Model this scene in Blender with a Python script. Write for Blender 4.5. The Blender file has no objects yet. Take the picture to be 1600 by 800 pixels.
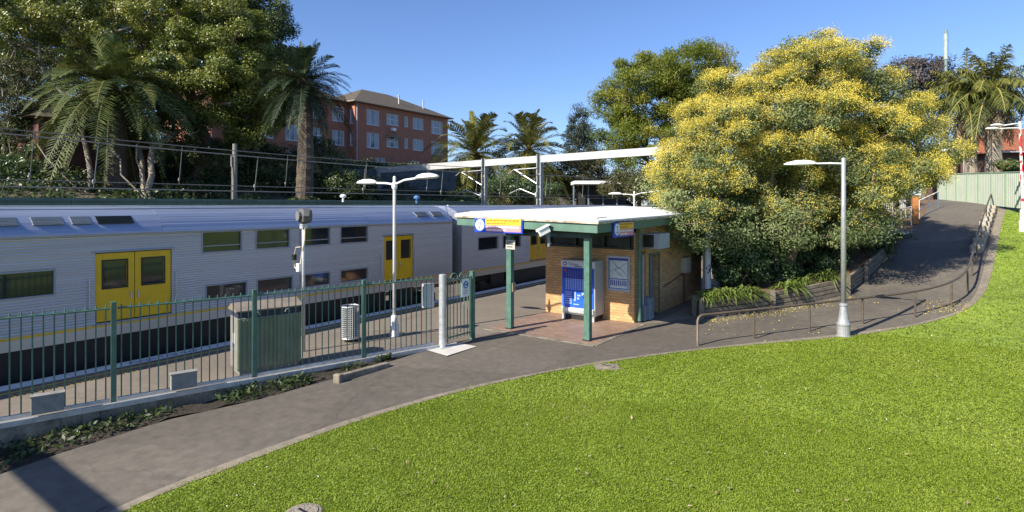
import bpy, math, random
import numpy as np
from mathutils import Vector, Matrix
R=math.radians
rng=np.random.default_rng(7); random.seed(7)
scene=bpy.context.scene; COL=scene.collection
# ------------------------------------------------------------------ survey
FP=890.0; EYE=3.7; HOR=320.0
ANG=math.atan2(634,890); CA,SA=math.cos(ANG),math.sin(ANG)
def w2(X,D): return (CA*X-SA*D, SA*X+CA*D)
def sp(v): return np.where(v>30,v,np.log1p(np.exp(np.minimum(v,30))))
def HZ(x,y):
    """height of the open ground (lawn, path, ramp)"""
    x=np.asarray(x,float); y=np.asarray(y,float)
    X=CA*x+SA*y; D=-SA*x+CA*y
    q=.68*(X-15)+.734*(D-19)
    r=.21*2.5*sp(q/2.5)-.17*1.5*sp((q-17.5)/1.5)
    w=np.clip((x+6.5)/4.0,0,1); w=w*w*(3-2*w)
    return r*w-.055*1.2*sp((9.5-y)/1.2)*.9
def at(px,py,z):
    D=(EYE-z)*FP/(py-HOR); a=w2((px-800)/FP*D,D); return Vector((a[0],a[1],z))
def far(px,py,D):
    a=w2((px-800)/FP*D,D); return Vector((a[0],a[1],EYE-(py-HOR)/FP*D))
def onground(px,py):
    d=np.arange(4,90,.02); X=(px-800)/FP*d
    x=CA*X-SA*d; y=SA*X+CA*d; z=EYE-(py-HOR)/FP*d
    i=int(np.argmax(z<HZ(x,y))); return Vector((x[i],y[i],float(HZ(x[i],y[i]))))
# ------------------------------------------------------------------ helpers
def tag(o,label=None,cat=None,group=None,kind=None):
    if label: o['label']=label
    if cat: o['category']=cat
    if group: o['group']=group
    if kind: o['kind']=kind
    return o
def thing(name,label,cat,loc=(0,0,0),rz=0,group=None):
    o=bpy.data.objects.new(name,None); COL.objects.link(o)
    o.location=loc; o.rotation_euler=(0,0,rz); o.empty_display_size=.2
    return tag(o,label,cat,group)
class MB:
    def __init__(s,off=(0,0,0)): s.v=[]; s.f=[]; s.off=Vector(off)
    def add(s,vs,fs):
        n=len(s.v); s.v+= [tuple(Vector(q)-s.off) for q in vs]; s.f+=[tuple(n+i for i in f) for f in fs]; return s
    def box(s,c,d,rz=0,m=None):
        hx,hy,hz=d[0]/2,d[1]/2,d[2]/2; vs=[]
        cr,sr=math.cos(rz),math.sin(rz)
        for X,Y,Z in ((-1,-1,-1),(1,-1,-1),(1,1,-1),(-1,1,-1),(-1,-1,1),(1,-1,1),(1,1,1),(-1,1,1)):
            q=Vector((X*hx,Y*hy,Z*hz))
            if m is not None: q=m@q
            vs.append((c[0]+q.x*cr-q.y*sr,c[1]+q.x*sr+q.y*cr,c[2]+q.z))
        return s.add(vs,[(0,3,2,1),(4,5,6,7),(0,1,5,4),(1,2,6,5),(2,3,7,6),(3,0,4,7)])
    def bb(s,a,b):
        return s.box([(a[i]+b[i])/2 for i in range(3)],[abs(b[i]-a[i]) for i in range(3)])
    def tube(s,pts,r,n=8,caps=True):
        pts=[Vector(p) for p in pts]; m=len(pts)
        rs=list(r) if hasattr(r,'__len__') else [r]*m
        t0=(pts[1]-pts[0]).normalized()
        ref=Vector((0,0,1)) if abs(t0.z)<.9 else Vector((1,0,0))
        vs=[]
        for i,p in enumerate(pts):
            if i==0:t=pts[1]-p
            elif i==m-1:t=p-pts[i-1]
            else:t=(pts[i+1]-p).normalized()+(p-pts[i-1]).normalized()
            t.normalize(); a=t.cross(ref)
            if a.length<1e-3: a=t.cross(Vector((0,1,0)))
            a.normalize(); b=t.cross(a)
            for k in range(n):
                w=2*math.pi*k/n; vs.append(p+(a*math.cos(w)+b*math.sin(w))*rs[i])
        fs=[]
        for i in range(m-1):
            for k in range(n):
                k2=(k+1)%n; fs.append((i*n+k,i*n+k2,(i+1)*n+k2,(i+1)*n+k))
        if caps: fs.append(tuple(range(n))); fs.append(tuple((m-1)*n+k for k in reversed(range(n))))
        return s.add(vs,fs)
    def lathe(s,c,prof,n=20):
        vs=[];fs=[]
        for r,z in prof:
            for k in range(n):
                w=2*math.pi*k/n; vs.append((c[0]+r*math.cos(w),c[1]+r*math.sin(w),c[2]+z))
        m=len(prof)
        for i in range(m-1):
            for k in range(n):
                k2=(k+1)%n; fs.append((i*n+k,i*n+k2,(i+1)*n+k2,(i+1)*n+k))
        fs.append(tuple(reversed(range(n)))); fs.append(tuple((m-1)*n+k for k in range(n)))
        return s.add(vs,fs)
    def prism(s,poly,z0,z1):
        n=len(poly)
        vs=[(p[0],p[1],z0) for p in poly]+[(p[0],p[1],z1) for p in poly]
        fs=[tuple(reversed(range(n))),tuple(range(n,2*n))]+[(i,(i+1)%n,n+(i+1)%n,n+i) for i in range(n)]
        return s.add(vs,fs)
    def build(s,name,m,parent=None,smooth=False,bevel=0):
        me=bpy.data.meshes.new(name); me.from_pydata(s.v,[],s.f); me.update()
        uv=me.uv_layers.new(name='UVMap'); 
        for p in me.polygons:
            n=p.normal; ax=max(range(3),key=lambda i:abs(n[i]))
            for li in p.loop_indices:
                co=me.vertices[me.loops[li].vertex_index].co+s.off
                uv.data[li].uv=(co.y,co.z) if ax==0 else ((co.x,co.z) if ax==1 else (co.x,co.y))
        if smooth:
            me.polygons.foreach_set('use_smooth',[True]*len(me.polygons))
        o=bpy.data.objects.new(name,me); COL.objects.link(o)
        me.materials.append(m)
        if parent: o.parent=parent
        if bevel:
            b=o.modifiers.new('b','BEVEL'); b.width=bevel; b.segments=2; b.limit_method='ANGLE'; b.angle_limit=R(40)
        return o
def bigmesh(name,V,F,m,parent=None,attr=None,smooth=False):
    me=bpy.data.meshes.new(name); k=F.shape[1]
    me.vertices.add(len(V)); me.vertices.foreach_set('co',V.astype(np.float32).ravel())
    me.loops.add(F.size); me.loops.foreach_set('vertex_index',F.astype(np.int32).ravel())
    me.polygons.add(len(F)); me.polygons.foreach_set('loop_start',np.arange(0,F.size,k,dtype=np.int32))
    me.update(calc_edges=True)
    if attr is not None:
        a=me.attributes.new('tint','FLOAT','POINT'); a.data.foreach_set('value',attr.astype(np.float32))
    if smooth: me.polygons.foreach_set('use_smooth',np.ones(len(F),bool))
    me.materials.append(m)
    o=bpy.data.objects.new(name,me); COL.objects.link(o)
    if parent: o.parent=parent
    return o
def sheet(name,A,B,rows,zoff,m,zf=HZ,kind='structure',powr=1.0):
    A=np.array([[p[0],p[1]] for p in A],float); B=np.array([[p[0],p[1]] for p in B],float)
    n=len(A); t=(np.linspace(0,1,rows)**powr)[:,None,None]
    G=A[None]*(1-t)+B[None]*t
    z=zf(G[...,0],G[...,1])+zoff
    V=np.concatenate([G,z[...,None]],2).reshape(-1,3)
    i=np.arange(n-1)[None]+np.arange(rows-1)[:,None]*n
    F=np.stack([i,i+1,i+1+n,i+n],-1).reshape(-1,4)
    o=bigmesh(name,V,F,m,smooth=True); o['kind']=kind
    # face up
    me=o.data
    if len(me.polygons) and sum(p.normal.z for p in list(me.polygons)[:50])<0: me.flip_normals()
    return o
def dense(P,step):
    out=[]
    for a,b in zip(P[:-1],P[1:]):
        a=Vector(a[:2]);b=Vector(b[:2]); k=max(1,int((b-a).length/step))
        out+=[a.lerp(b,i/k) for i in range(k)]
    return out+[Vector(P[-1][:2])]
def smooth_line(P,step=.3,it=2):
    P=[Vector(p[:2]) for p in P]
    for _ in range(it):
        Q=[P[0]]
        for a,b in zip(P[:-1],P[1:]): Q+= [a.lerp(b,.25),a.lerp(b,.75)]
        P=Q+[P[-1]]
    return dense(P,step)
def resample(P,n):
    P=np.array([[p[0],p[1]] for p in P]); d=np.r_[0,np.cumsum(np.hypot(*np.diff(P,axis=0).T))]
    t=np.linspace(0,d[-1],n); return np.c_[np.interp(t,d,P[:,0]),np.interp(t,d,P[:,1])]
def dup(root,loc=None,rz=None,label=None):
    def cp(o,par):
        q=o.copy(); COL.objects.link(q); q.parent=par
        for ch in KIDS.get(o.name,[]): cp(ch,q)
        return q
    KIDS={}
    for o in bpy.data.objects:
        if o.parent: KIDS.setdefault(o.parent.name,[]).append(o)
    q=cp(root,None)
    if loc is not None: q.location=loc
    if rz is not None: q.rotation_euler=(0,0,rz)
    if label: q['label']=label
    return q
def text_part(name,txt,size,m,mat4,parent,extr=.002,off=(0,0,0),align='LEFT'):
    cu=bpy.data.curves.new('t','FONT'); cu.body=txt; cu.size=size; cu.extrude=extr; cu.align_x=align
    cu.resolution_u=3
    o=bpy.data.objects.new('t',cu); COL.objects.link(o)
    bpy.context.view_layer.update()
    me=bpy.data.meshes.new_from_object(o); bpy.data.objects.remove(o); bpy.data.curves.remove(cu)
    me.transform(Matrix.Translation(-Vector(off))@mat4); me.materials.clear(); me.materials.append(m)
    me.name=name
    q=bpy.data.objects.new(name,me); COL.objects.link(q); q.parent=parent; return q
def M_face(o,right,up):
    r=Vector(right).normalized();u=Vector(up).normalized();n=r.cross(u)
    return Matrix(((r.x,u.x,n.x,o[0]),(r.y,u.y,n.y,o[1]),(r.z,u.z,n.z,o[2]),(0,0,0,1)))
# ------------------------------------------------------------------ materials
def N(nt,t,**k):
    n=nt.nodes.new(t)
    for a,b in k.items(): setattr(n,a,b)
    return n
def base(name):
    m=bpy.data.materials.new(name); m.use_nodes=True; nt=m.node_tree
    return m,nt,nt.nodes['Principled BSDF']
def rgb(c): return (c[0],c[1],c[2],1)
def mat(name,c,rough=.6,metal=0,var=.18,scale=3.0,bump=.15,bscale=60,spec=.5,c2=None,coord='pos',big=0,bdist=.01):
    m,nt,b=base(name); L=nt.links
    geo=N(nt,'ShaderNodeNewGeometry')
    tc=N(nt,'ShaderNodeTexCoord'); src=geo.outputs['Position'] if coord=='pos' else tc.outputs['Object']
    n1=N(nt,'ShaderNodeTexNoise'); n1.inputs['Scale'].default_value=scale; n1.inputs['Detail'].default_value=6; n1.inputs['Roughness'].default_value=.65
    L.new(src,n1.inputs['Vector'])
    cr=N(nt,'ShaderNodeValToRGB'); e=cr.color_ramp.elements
    lo=[x*(1-var) for x in c]; hi=[min(1,x*(1+var)) for x in (c2 or c)]
    e[0].position=.3;e[1].position=.7; e[0].color=rgb(lo); e[1].color=rgb(hi)
    L.new(n1.outputs['Fac'],cr.inputs['Fac']); out=cr.outputs['Color']
    if big:
        n3=N(nt,'ShaderNodeTexNoise'); n3.inputs['Scale'].default_value=.35; n3.inputs['Detail'].default_value=4; L.new(src,n3.inputs['Vector'])
        mr=N(nt,'ShaderNodeMapRange'); mr.inputs['From Min'].default_value=.3; mr.inputs['From Max'].default_value=.7
        mr.inputs['To Min'].default_value=1-big; mr.inputs['To Max'].default_value=1+big; L.new(n3.outputs['Fac'],mr.inputs['Value'])
        mx=N(nt,'ShaderNodeMix',data_type='RGBA',blend_type='MULTIPLY'); mx.inputs['Factor'].default_value=1
        L.new(out,mx.inputs['A']); L.new(mr.outputs['Result'],mx.inputs['B']); out=mx.outputs['Result']
    L.new(out,b.inputs['Base Color'])
    b.inputs['Roughness'].default_value=rough; b.inputs['Metallic'].default_value=metal; b.inputs['Specular IOR Level'].default_value=spec
    if bump:
        n2=N(nt,'ShaderNodeTexNoise'); n2.inputs['Scale'].default_value=bscale; n2.inputs['Detail'].default_value=5; L.new(src,n2.inputs['Vector'])
        bp=N(nt,'ShaderNodeBump'); bp.inputs['Strength'].default_value=bump; bp.inputs['Distance'].default_value=bdist
        L.new(n2.outputs['Fac'],bp.inputs['Height']); L.new(bp.outputs['Normal'],b.inputs['Normal'])
        rr=N(nt,'ShaderNodeMapRange'); rr.inputs['To Min'].default_value=max(0,rough-.12); rr.inputs['To Max'].default_value=min(1,rough+.12)
        L.new(n1.outputs['Fac'],rr.inputs['Value']); L.new(rr.outputs['Result'],b.inputs['Roughness'])
    return m
def brickmat(name,c1,c2,mort,w=.24,h=.086,ms=.011,off=.5,rough=.85):
    m,nt,b=base(name); L=nt.links
    uv=N(nt,'ShaderNodeUVMap'); t=N(nt,'ShaderNodeTexBrick'); L.new(uv.outputs['UV'],t.inputs['Vector'])
    t.offset=off
    for k,v in (('Color1',rgb(c1)),('Color2',rgb(c2)),('Mortar',rgb(mort)),('Scale',1),('Mortar Size',ms),('Brick Width',w),('Row Height',h),('Mortar Smooth',.1),('Bias',-.1)): t.inputs[k].default_value=v
    n=N(nt,'ShaderNodeTexNoise'); n.inputs['Scale'].default_value=1.3; n.inputs['Detail'].default_value=6; L.new(uv.outputs['UV'],n.inputs['Vector'])
    mr=N(nt,'ShaderNodeMapRange'); mr.inputs['To Min'].default_value=.72; mr.inputs['To Max'].default_value=1.25; L.new(n.outputs['Fac'],mr.inputs['Value'])
    mx=N(nt,'ShaderNodeMix',data_type='RGBA',blend_type='MULTIPLY'); mx.inputs['Factor'].default_value=1
    L.new(t.outputs['Color'],mx.inputs['A']); L.new(mr.outputs['Result'],mx.inputs['B']); L.new(mx.outputs['Result'],b.inputs['Base Color'])
    b.inputs['Roughness'].default_value=rough
    bp=N(nt,'ShaderNodeBump'); bp.inputs['Strength'].default_value=.5; bp.inputs['Distance'].default_value=.008; bp.invert=True
    L.new(t.outputs['Fac'],bp.inputs['Height']); L.new(bp.outputs['Normal'],b.inputs['Normal'])
    return m
def leafmat(name,stops,trans=.3,rough=.5,spec=.35):
    m,nt,b=base(name); L=nt.links
    a=N(nt,'ShaderNodeAttribute'); a.attribute_name='tint'
    cr=N(nt,'ShaderNodeValToRGB'); e=cr.color_ramp.elements
    e[0].position=stops[0][0]; e[0].color=rgb(stops[0][1]); e[1].position=stops[-1][0]; e[1].color=rgb(stops[-1][1])
    for p,c in stops[1:-1]: q=e.new(p); q.color=rgb(c)
    L.new(a.outputs['Fac'],cr.inputs['Fac']); L.new(cr.outputs['Color'],b.inputs['Base Color'])
    b.inputs['Roughness'].default_value=rough; b.inputs['Specular IOR Level'].default_value=spec
    tr=N(nt,'ShaderNodeBsdfTranslucent'); L.new(cr.outputs['Color'],tr.inputs['Color'])
    ms=N(nt,'ShaderNodeMixShader'); ms.inputs['Fac'].default_value=trans
    L.new(b.outputs['BSDF'],ms.inputs[1]); L.new(tr.outputs['BSDF'],ms.inputs[2])
    L.new(ms.outputs['Shader'],nt.nodes['Material Output'].inputs['Surface'])
    return m
def glass(name,c=(.02,.025,.03),rough=.06,spec=.8):
    m,nt,b=base(name); b.inputs['Base Color'].default_value=rgb(c); b.inputs['Roughness'].default_value=rough; b.inputs['Specular IOR Level'].default_value=spec
    return m
def stainless(name,c,metal=.75,rough=.36):
    m,nt,b=base(name); L=nt.links; geo=N(nt,'ShaderNodeNewGeometry')
    mp=N(nt,'ShaderNodeMapping'); mp.inputs['Scale'].default_value=(3,.35,9); L.new(geo.outputs['Position'],mp.inputs['Vector'])
    n=N(nt,'ShaderNodeTexNoise'); n.inputs['Scale'].default_value=1; n.inputs['Detail'].default_value=5; L.new(mp.outputs['Vector'],n.inputs['Vector'])
    cr=N(nt,'ShaderNodeValToRGB'); e=cr.color_ramp.elements; e[0].position=.3;e[1].position=.72
    e[0].color=rgb([x*.9 for x in c]); e[1].color=rgb([min(1,x*1.06) for x in c]); L.new(n.outputs['Fac'],cr.inputs['Fac']); L.new(cr.outputs['Color'],b.inputs['Base Color'])
    mr=N(nt,'ShaderNodeMapRange'); mr.inputs['To Min'].default_value=rough-.1; mr.inputs['To Max'].default_value=rough+.14; L.new(n.outputs['Fac'],mr.inputs['Value']); L.new(mr.outputs['Result'],b.inputs['Roughness'])
    b.inputs['Metallic'].default_value=metal
    return m
GREEN=mat('green_paint',(.066,.145,.11),.42,var=.25,scale=5,bump=.05)
GREENL=mat('green_fascia_paint',(.085,.165,.12),.5,var=.2,scale=2.5,bump=.05)
GREYP=mat('grey_paint',(.36,.38,.39),.55,var=.12,scale=4,bump=.05)
GALV=mat('galvanised_steel',(.5,.52,.53),.42,metal=.55,var=.2,scale=9,bump=.05)
WHITE=mat('white_paint',(.78,.78,.76),.5,var=.06,scale=3,bump=.04)
DIRTYW=mat('weathered_white_roof',(.8,.8,.78),.6,var=.1,scale=1.1,bump=.05,big=.05)
LAMPW=mat('lamp_shell',(.7,.71,.7),.4,var=.1,scale=6,bump=.03)
BLACK=mat('black_metal',(.012,.012,.013),.5,var=.3,scale=6,bump=.1)
DARK=mat('dark_interior',(.02,.022,.02),.7,var=.3,scale=3,bump=0)
ASPH=mat('asphalt_path',(.112,.097,.077),.9,var=.22,scale=5,bump=.6,bscale=140,big=.2,bdist=.006)
PLAT=mat('platform_asphalt',(.165,.14,.112),.9,var=.15,scale=6,bump=.4,bscale=140,big=.12,bdist=.006)
CONC=mat('concrete',(.2,.17,.128),.9,var=.28,scale=6,bump=.5,bscale=70,big=.15)
CONCD=mat('stained_concrete',(.2,.175,.135),.9,var=.5,scale=4,bump=.8,bscale=30,big=.2,bdist=.03)
SOIL=mat('bare_soil',(.03,.023,.015),.95,var=.5,scale=5,bump=1,bscale=25,bdist=.04)  # colour darkened to imitate the shade lying on the verge
BEDSOIL=mat('mulch',(.11,.066,.036),.95,var=.5,scale=9,bump=1,bscale=35,bdist=.05,c2=(.17,.11,.06))
BANK=mat('bank_earth',(.07,.06,.035),.95,var=.5,scale=1.2,bump=1,bscale=8,bdist=.1,c2=(.10,.085,.05))
CHAIRW=mat('shade_dimmed_chair_white',(.42,.42,.41),.6,var=.12,scale=5,bump=.03)  # chair white greyed in the colour to stand in for shade
BALLAST=mat('ballast',(.12,.1,.085),.95,var=.5,scale=14,bump=1,bscale=30,bdist=.05)
TIMBER=mat('grey_sleeper',(.11,.092,.066),.85,var=.35,scale=5,bump=.6,bscale=30,c2=(.17,.145,.11))
BARK=mat('bark',(.16,.12,.085),.95,var=.4,scale=6,bump=1,bscale=18,bdist=.04)
PALEBARK=mat('pale_bark',(.27,.23,.175),.9,var=.4,scale=5,bump=.8,bscale=20,bdist=.03)
PALMBARK=mat('palm_bark',(.10,.078,.056),.95,var=.45,scale=8,bump=1,bscale=14,bdist=.08)  # bark colour darkened to imitate shade on the palm trunk
YELLOW=mat('yellow_paint',(.72,.44,.008),.45,var=.1,scale=3,bump=.03)
YLINE=mat('yellow_line',(.62,.42,.06),.8,var=.25,scale=12,bump=.1)
WLINE=mat('white_line',(.72,.7,.65),.8,var=.14,scale=9,bump=.1)
RUST=mat('brown_painted_rail',(.11,.085,.062),.5,metal=.2,var=.3,scale=9,bump=.1)
GLASS=glass('dark_glass')
KBRICK=brickmat('kiosk_brick',(.62,.36,.14),(.48,.24,.09),(.30,.22,.14),w=.24,h=.086)
RBRICK=brickmat('red_brick',(.43,.105,.05),(.30,.07,.034),(.42,.29,.2),ms=.013)
PAVER=brickmat('brick_paving',(.30,.20,.145),(.22,.145,.105),(.12,.09,.07),w=.23,h=.115,ms=.006,rough=.55)
STEEL=stainless('train_stainless',(.52,.51,.50),.6,.42)
STEELR=stainless('train_roof_steel',(.37,.42,.53),.7,.4)  # blue in the base colour imitates reflected sky
SKYB=mat('train_blue_band',(.10,.22,.44),.4,var=.1,scale=2,bump=0)
TGREY=mat('train_grey',(.30,.31,.34),.45,var=.12,scale=2,bump=.03)
def cracks(m,scale=.28,amt=.45,width=.012):
    nt=m.node_tree; L=nt.links; b=nt.nodes['Principled BSDF']; src=b.inputs['Base Color'].links[0].from_socket
    geo=N(nt,'ShaderNodeNewGeometry'); ns=N(nt,'ShaderNodeTexNoise'); ns.inputs['Scale'].default_value=1.7; ns.inputs['Detail'].default_value=5; L.new(geo.outputs['Position'],ns.inputs['Vector'])
    va=N(nt,'ShaderNodeVectorMath',operation='MULTIPLY_ADD'); L.new(ns.outputs['Color'],va.inputs[0]); va.inputs[1].default_value=(.9,.9,0); L.new(geo.outputs['Position'],va.inputs[2])
    vo=N(nt,'ShaderNodeTexVoronoi',feature='DISTANCE_TO_EDGE'); vo.inputs['Scale'].default_value=scale; L.new(va.outputs[0],vo.inputs['Vector'])
    lt=N(nt,'ShaderNodeMapRange'); lt.inputs['From Max'].default_value=width; lt.inputs['To Min'].default_value=1-amt; lt.inputs['To Max'].default_value=1; L.new(vo.outputs['Distance'],lt.inputs['Value'])
    vc=N(nt,'ShaderNodeTexVoronoi'); vc.inputs['Scale'].default_value=scale*.9; L.new(va.outputs[0],vc.inputs['Vector'])
    sx=N(nt,'ShaderNodeSeparateXYZ'); L.new(vc.outputs['Color'],sx.inputs[0]); mr=N(nt,'ShaderNodeMapRange'); mr.inputs['To Min'].default_value=.86; mr.inputs['To Max'].default_value=1.1; L.new(sx.outputs['X'],mr.inputs['Value'])
    pr_=N(nt,'ShaderNodeMath',operation='MULTIPLY'); L.new(lt.outputs['Result'],pr_.inputs[0]); L.new(mr.outputs['Result'],pr_.inputs[1])
    mx=N(nt,'ShaderNodeMix',data_type='RGBA',blend_type='MULTIPLY'); mx.inputs['Factor'].default_value=1; L.new(src,mx.inputs['A']); L.new(pr_.outputs[0],mx.inputs['B']); L.new(mx.outputs['Result'],b.inputs['Base Color'])
cracks(ASPH,.28,.22,.010); cracks(PLAT,.22,.2,.008)
# ------------------------------------------------------------------ camera, sky, sun
cam=bpy.data.cameras.new('camera'); co=bpy.data.objects.new('camera',cam); COL.objects.link(co)
co.location=(0,0,EYE); co.rotation_euler=(R(90),0,ANG); cam.sensor_width=36; cam.lens=36*FP/1600; cam.shift_y=-.05; cam.clip_end=3000; cam.clip_start=.1
scene.camera=co
SV=.29; SU=math.sqrt(1-SV*SV); EL=R(35.0)
sd=Vector((-SV*math.cos(EL),-SU*math.cos(EL),math.sin(EL)))   # towards the sun
wd=bpy.data.worlds.new('World'); scene.world=wd; wd.use_nodes=True; nt=wd.node_tree
sk=nt.nodes.new('ShaderNodeTexSky'); sk.sky_type='NISHITA'; sk.sun_disc=False; sk.sun_elevation=EL
sk.sun_rotation=math.atan2(sd.x,sd.y); sk.altitude=0; sk.air_density=1.0; sk.dust_density=0.35; sk.ozone_density=4.0
bg=nt.nodes['Background']; bg.inputs['Strength'].default_value=.085; tn=nt.nodes.new('ShaderNodeMix'); tn.data_type='RGBA'; tn.blend_type='MULTIPLY'; tn.inputs['Factor'].default_value=1; tn.inputs['B'].default_value=(.88,.95,1.17,1)
nt.links.new(sk.outputs['Color'],tn.inputs['A']); nt.links.new(tn.outputs['Result'],bg.inputs['Color'])
sl=bpy.data.lights.new('sun','SUN'); sl.energy=5.0; sl.angle=R(.53); sl.color=(1,.92,.79)
so=bpy.data.objects.new('sun',sl); COL.objects.link(so); so.rotation_euler=sd.to_track_quat('Z','Y').to_euler()
scene.view_settings.view_transform='Standard'; scene.view_settings.look='None'; scene.view_settings.exposure=.9; scene.view_settings.gamma=1
scene.cycles.max_bounces=6; scene.cycles.transparent_max_bounces=4; scene.cycles.diffuse_bounces=3; scene.cycles.glossy_bounces=3; scene.cycles.transmission_bounces=2
scene.cycles.use_denoising=True
# ------------------------------------------------------------------ ground sheets
g=MB(); g.add([(-2000,-2000,-1.9),(2000,-2000,-1.9),(2000,2000,-1.9),(-2000,2000,-1.9)],[(0,1,2,3)])
tag(g.build('ground',mat('far_ground',(.06,.08,.03),.95,var=.4,scale=.2,bump=0)),kind='structure')
og=onground
pathL=[Vector((-12.6,-7)),og(0,742),og(101,707),og(262,657),og(410,624),og(530,590),og(650,553),Vector((-10.05,11.25)),Vector((-9.95,13.36)),Vector((-6.85,13.36)),Vector((-6.85,16.8)),Vector((-6.0,18.55)),
       Vector((-4.1,21.6)),Vector((-2.25,24.6))]+[og(*p) for p in ((1352,437),(1392,399),(1412,372),(1432,350),(1447,330),(1464,312))]
pathR=[Vector((-8.2,-7)),Vector((-8.15,1.2)),og(160,796),og(300,736),og(400,699),og(531,655),og(662,618),og(770,594),og(850,579),og(925,565),og(1010,553),og(1100,542),
       og(1265,524),og(1420,506)]+[og(*p) for p in ((1493,486),(1514,456),(1526,405),(1536,370),(1545,340),(1551,318))]
def paired(A,B,step=.35):
    a=[];b=[]
    for i in range(len(A)-1):
        p,q,r,t=[Vector(v[:2]) for v in (A[i],A[i+1],B[i],B[i+1])]
        k=max(1,int(max((q-p).length,(t-r).length)/step))
        for j in range(k): a.append(p.lerp(q,j/k)); b.append(r.lerp(t,j/k))
    return a+[Vector(A[-1][:2])],b+[Vector(B[-1][:2])]
pl,pr=paired(pathL,pathR)
sheet('path',pl,pr,12,.008,ASPH)
# landing at the top of the ramp
topL=og(1464,312); topR=og(1551,318)
f0=Vector(far(1468,308,42)[:2]); f1=Vector(far(1640,325,26)[:2])
sheet('path_landing',[topL,topL.lerp(topR,.5),topR,og(1575,321),og(1608,326)],[f0,f0.lerp(f1,.3),f0.lerp(f1,.6),f0.lerp(f1,.8),f1],8,.012,ASPH)
# kerb strip and lawn edge
edge=[Vector((-7.8,-7)),Vector((-7.75,1.5)),og(187,800),og(310,752),og(400,718),og(544,664),og(706,616),og(837,587),og(938,569),og(1020,557),og(1100,547),og(1210,537),og(1318,528),og(1400,516),og(1460,503),og(1504,489),og(1536,465),og(1548,436),og(1556,400),og(1563,360),og(1572,328)]
pR=resample(smooth_line(pathR,.3,1),220); ed=resample(smooth_line(edge,.3,2),220)
ed[0]=(-7.8,-7)
def nearest_pairs():
    # walk along the lawn edge, nearest point of the path edge beside it
    P=np.array([[p.x,p.y] for p in smooth_line(pathR,.1,0)]); return P
P_=nearest_pairs()
kerbA=[];last=0
for e in ed:
    i=last+int(np.argmin(np.hypot(P_[last:last+60,0]-e[0],P_[last:last+60,1]-e[1]))); last=i; kerbA.append(P_[i])
kerbM=[(a[0]*.5+e[0]*.5,a[1]*.5+e[1]*.5) for a,e in zip(kerbA,ed)]
sheet('path_margin',kerbA,kerbM,2,.0085,ASPH)
sheet('kerb_strip',kerbM,ed,3,.022,CONC)
# lawn: from the edge outwards to the right and behind the camera
n=220
out=np.array([[ -6+ 46*min(1,i/90), -22+ 0*i] if i<90 else [40, -22+ 80*((i-90)/(n-91))] for i in range(n)])
# outer points fanned round a pivot to keep rows from crossing
LAWN=mat('lawn_turf',(.12,.19,.015),.9,var=.25,scale=2.5,bump=.6,bscale=60,big=.2,c2=(.19,.26,.03))
sheet('lawn',ed,out,60,.012,LAWN,powr=1.8)
lawnpoly=np.concatenate([ed,out[::-1]])
# verge of soil between fence wall and path
fl=lambda u:-12.53+.2885*(u-2.8)
vergeA=[Vector((fl(u)+.1,u)) for u in (-7,1,2.5,4.2,6,7.5,9.3,10.9)]
verge=sheet('verge',*paired(vergeA,[pathL[i] for i in range(8)]),6,.0,SOIL,zf=lambda x,y:HZ(x,y)+.06*np.sin(x*3+y*2)*np.sin(y*4.1))
# platform slab, retaining edge, markings
m=MB(); m.prism([(-15.2,-7),(fl(-7)-.1 if fl(-7)>-15.1 else -15.0,-7),(fl(-6)+.3,-6),(fl(10.9)-.12,10.9),(-10.0,12.3),(-6.7,12.3),(-6.7,75),(-15.2,75)],-1.2,0)
tag(m.build('platform',PLAT),kind='structure')
m=MB(); a=Vector((fl(-6),-6,0));b=Vector((fl(10.85),10.85,0)); ang=math.atan2(b.y-a.y,b.x-a.x)
ns=60
for i in range(ns):
    p=a.lerp(b,(i+.5)/ns); h=.9
    m.box((p.x+.02*random.uniform(-1,1),p.y,-.46),((b-a).length/ns+.002,.26+random.uniform(0,.03),h),ang)
tag(m.build('platform_wall',CONCD),kind='structure')
for nm,x0,x1,mm,z in (('platform_edge_line',-15.2,-14.78,WLINE,.004),('platform_yellow_line',-14.56,-14.48,YLINE,.004)):
    m=MB(); 
    u=-6.0
    while u<75:
        m.add([(x0,u,z),(x1,u,z),(x1,u+1.493,z),(x0,u+1.493,z)],[(0,1,2,3)]); u+=1.5
    tag(m.build(nm,mm),kind='structure')
m=MB()
for i in range(22):
    for r in range(3):
        u=3.35+i*.1+random.uniform(-.01,.01)
        if random.random()<.8: m.add([(-14.36+r*.09,u,.005),(-14.32+r*.09,u,.005),(-14.32+r*.09,u+.06,.005),(-14.36+r*.09,u+.06,.005)],[(0,1,2,3)])
tag(m.build('platform_tactile_dots',YLINE),kind='structure')
NAVY=mat('navy_print',(.03,.06,.3),.6,var=.05,bump=0)
tp=text_part('platform_edge_lettering','MIND THE GAP',.23,NAVY,M_face((-14.88,5.62,.006),(0,1,0),(-1,0,0)),None,extr=.0005)
tp.scale=(1,1,1); tag(tp,kind='structure')
m=MB(); m.add([(-25.2,-60,-.75),(-15.2,-60,-.75),(-15.2,160,-.75),(-25.2,160,-.75)],[(0,1,2,3)]); tag(m.build('track_bed',BALLAST),kind='structure')
RAIL=mat('rail_steel',(.14,.1,.08),.4,metal=.7,var=.2)
for tx in (-16.9,-22.0):
    m=MB()
    for s in (-.72,.72): m.bb((tx+s-.035,-60,-.74),(tx+s+.035,160,-.58))
    tag(m.build('railway_track',RAIL),kind='structure')
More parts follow.
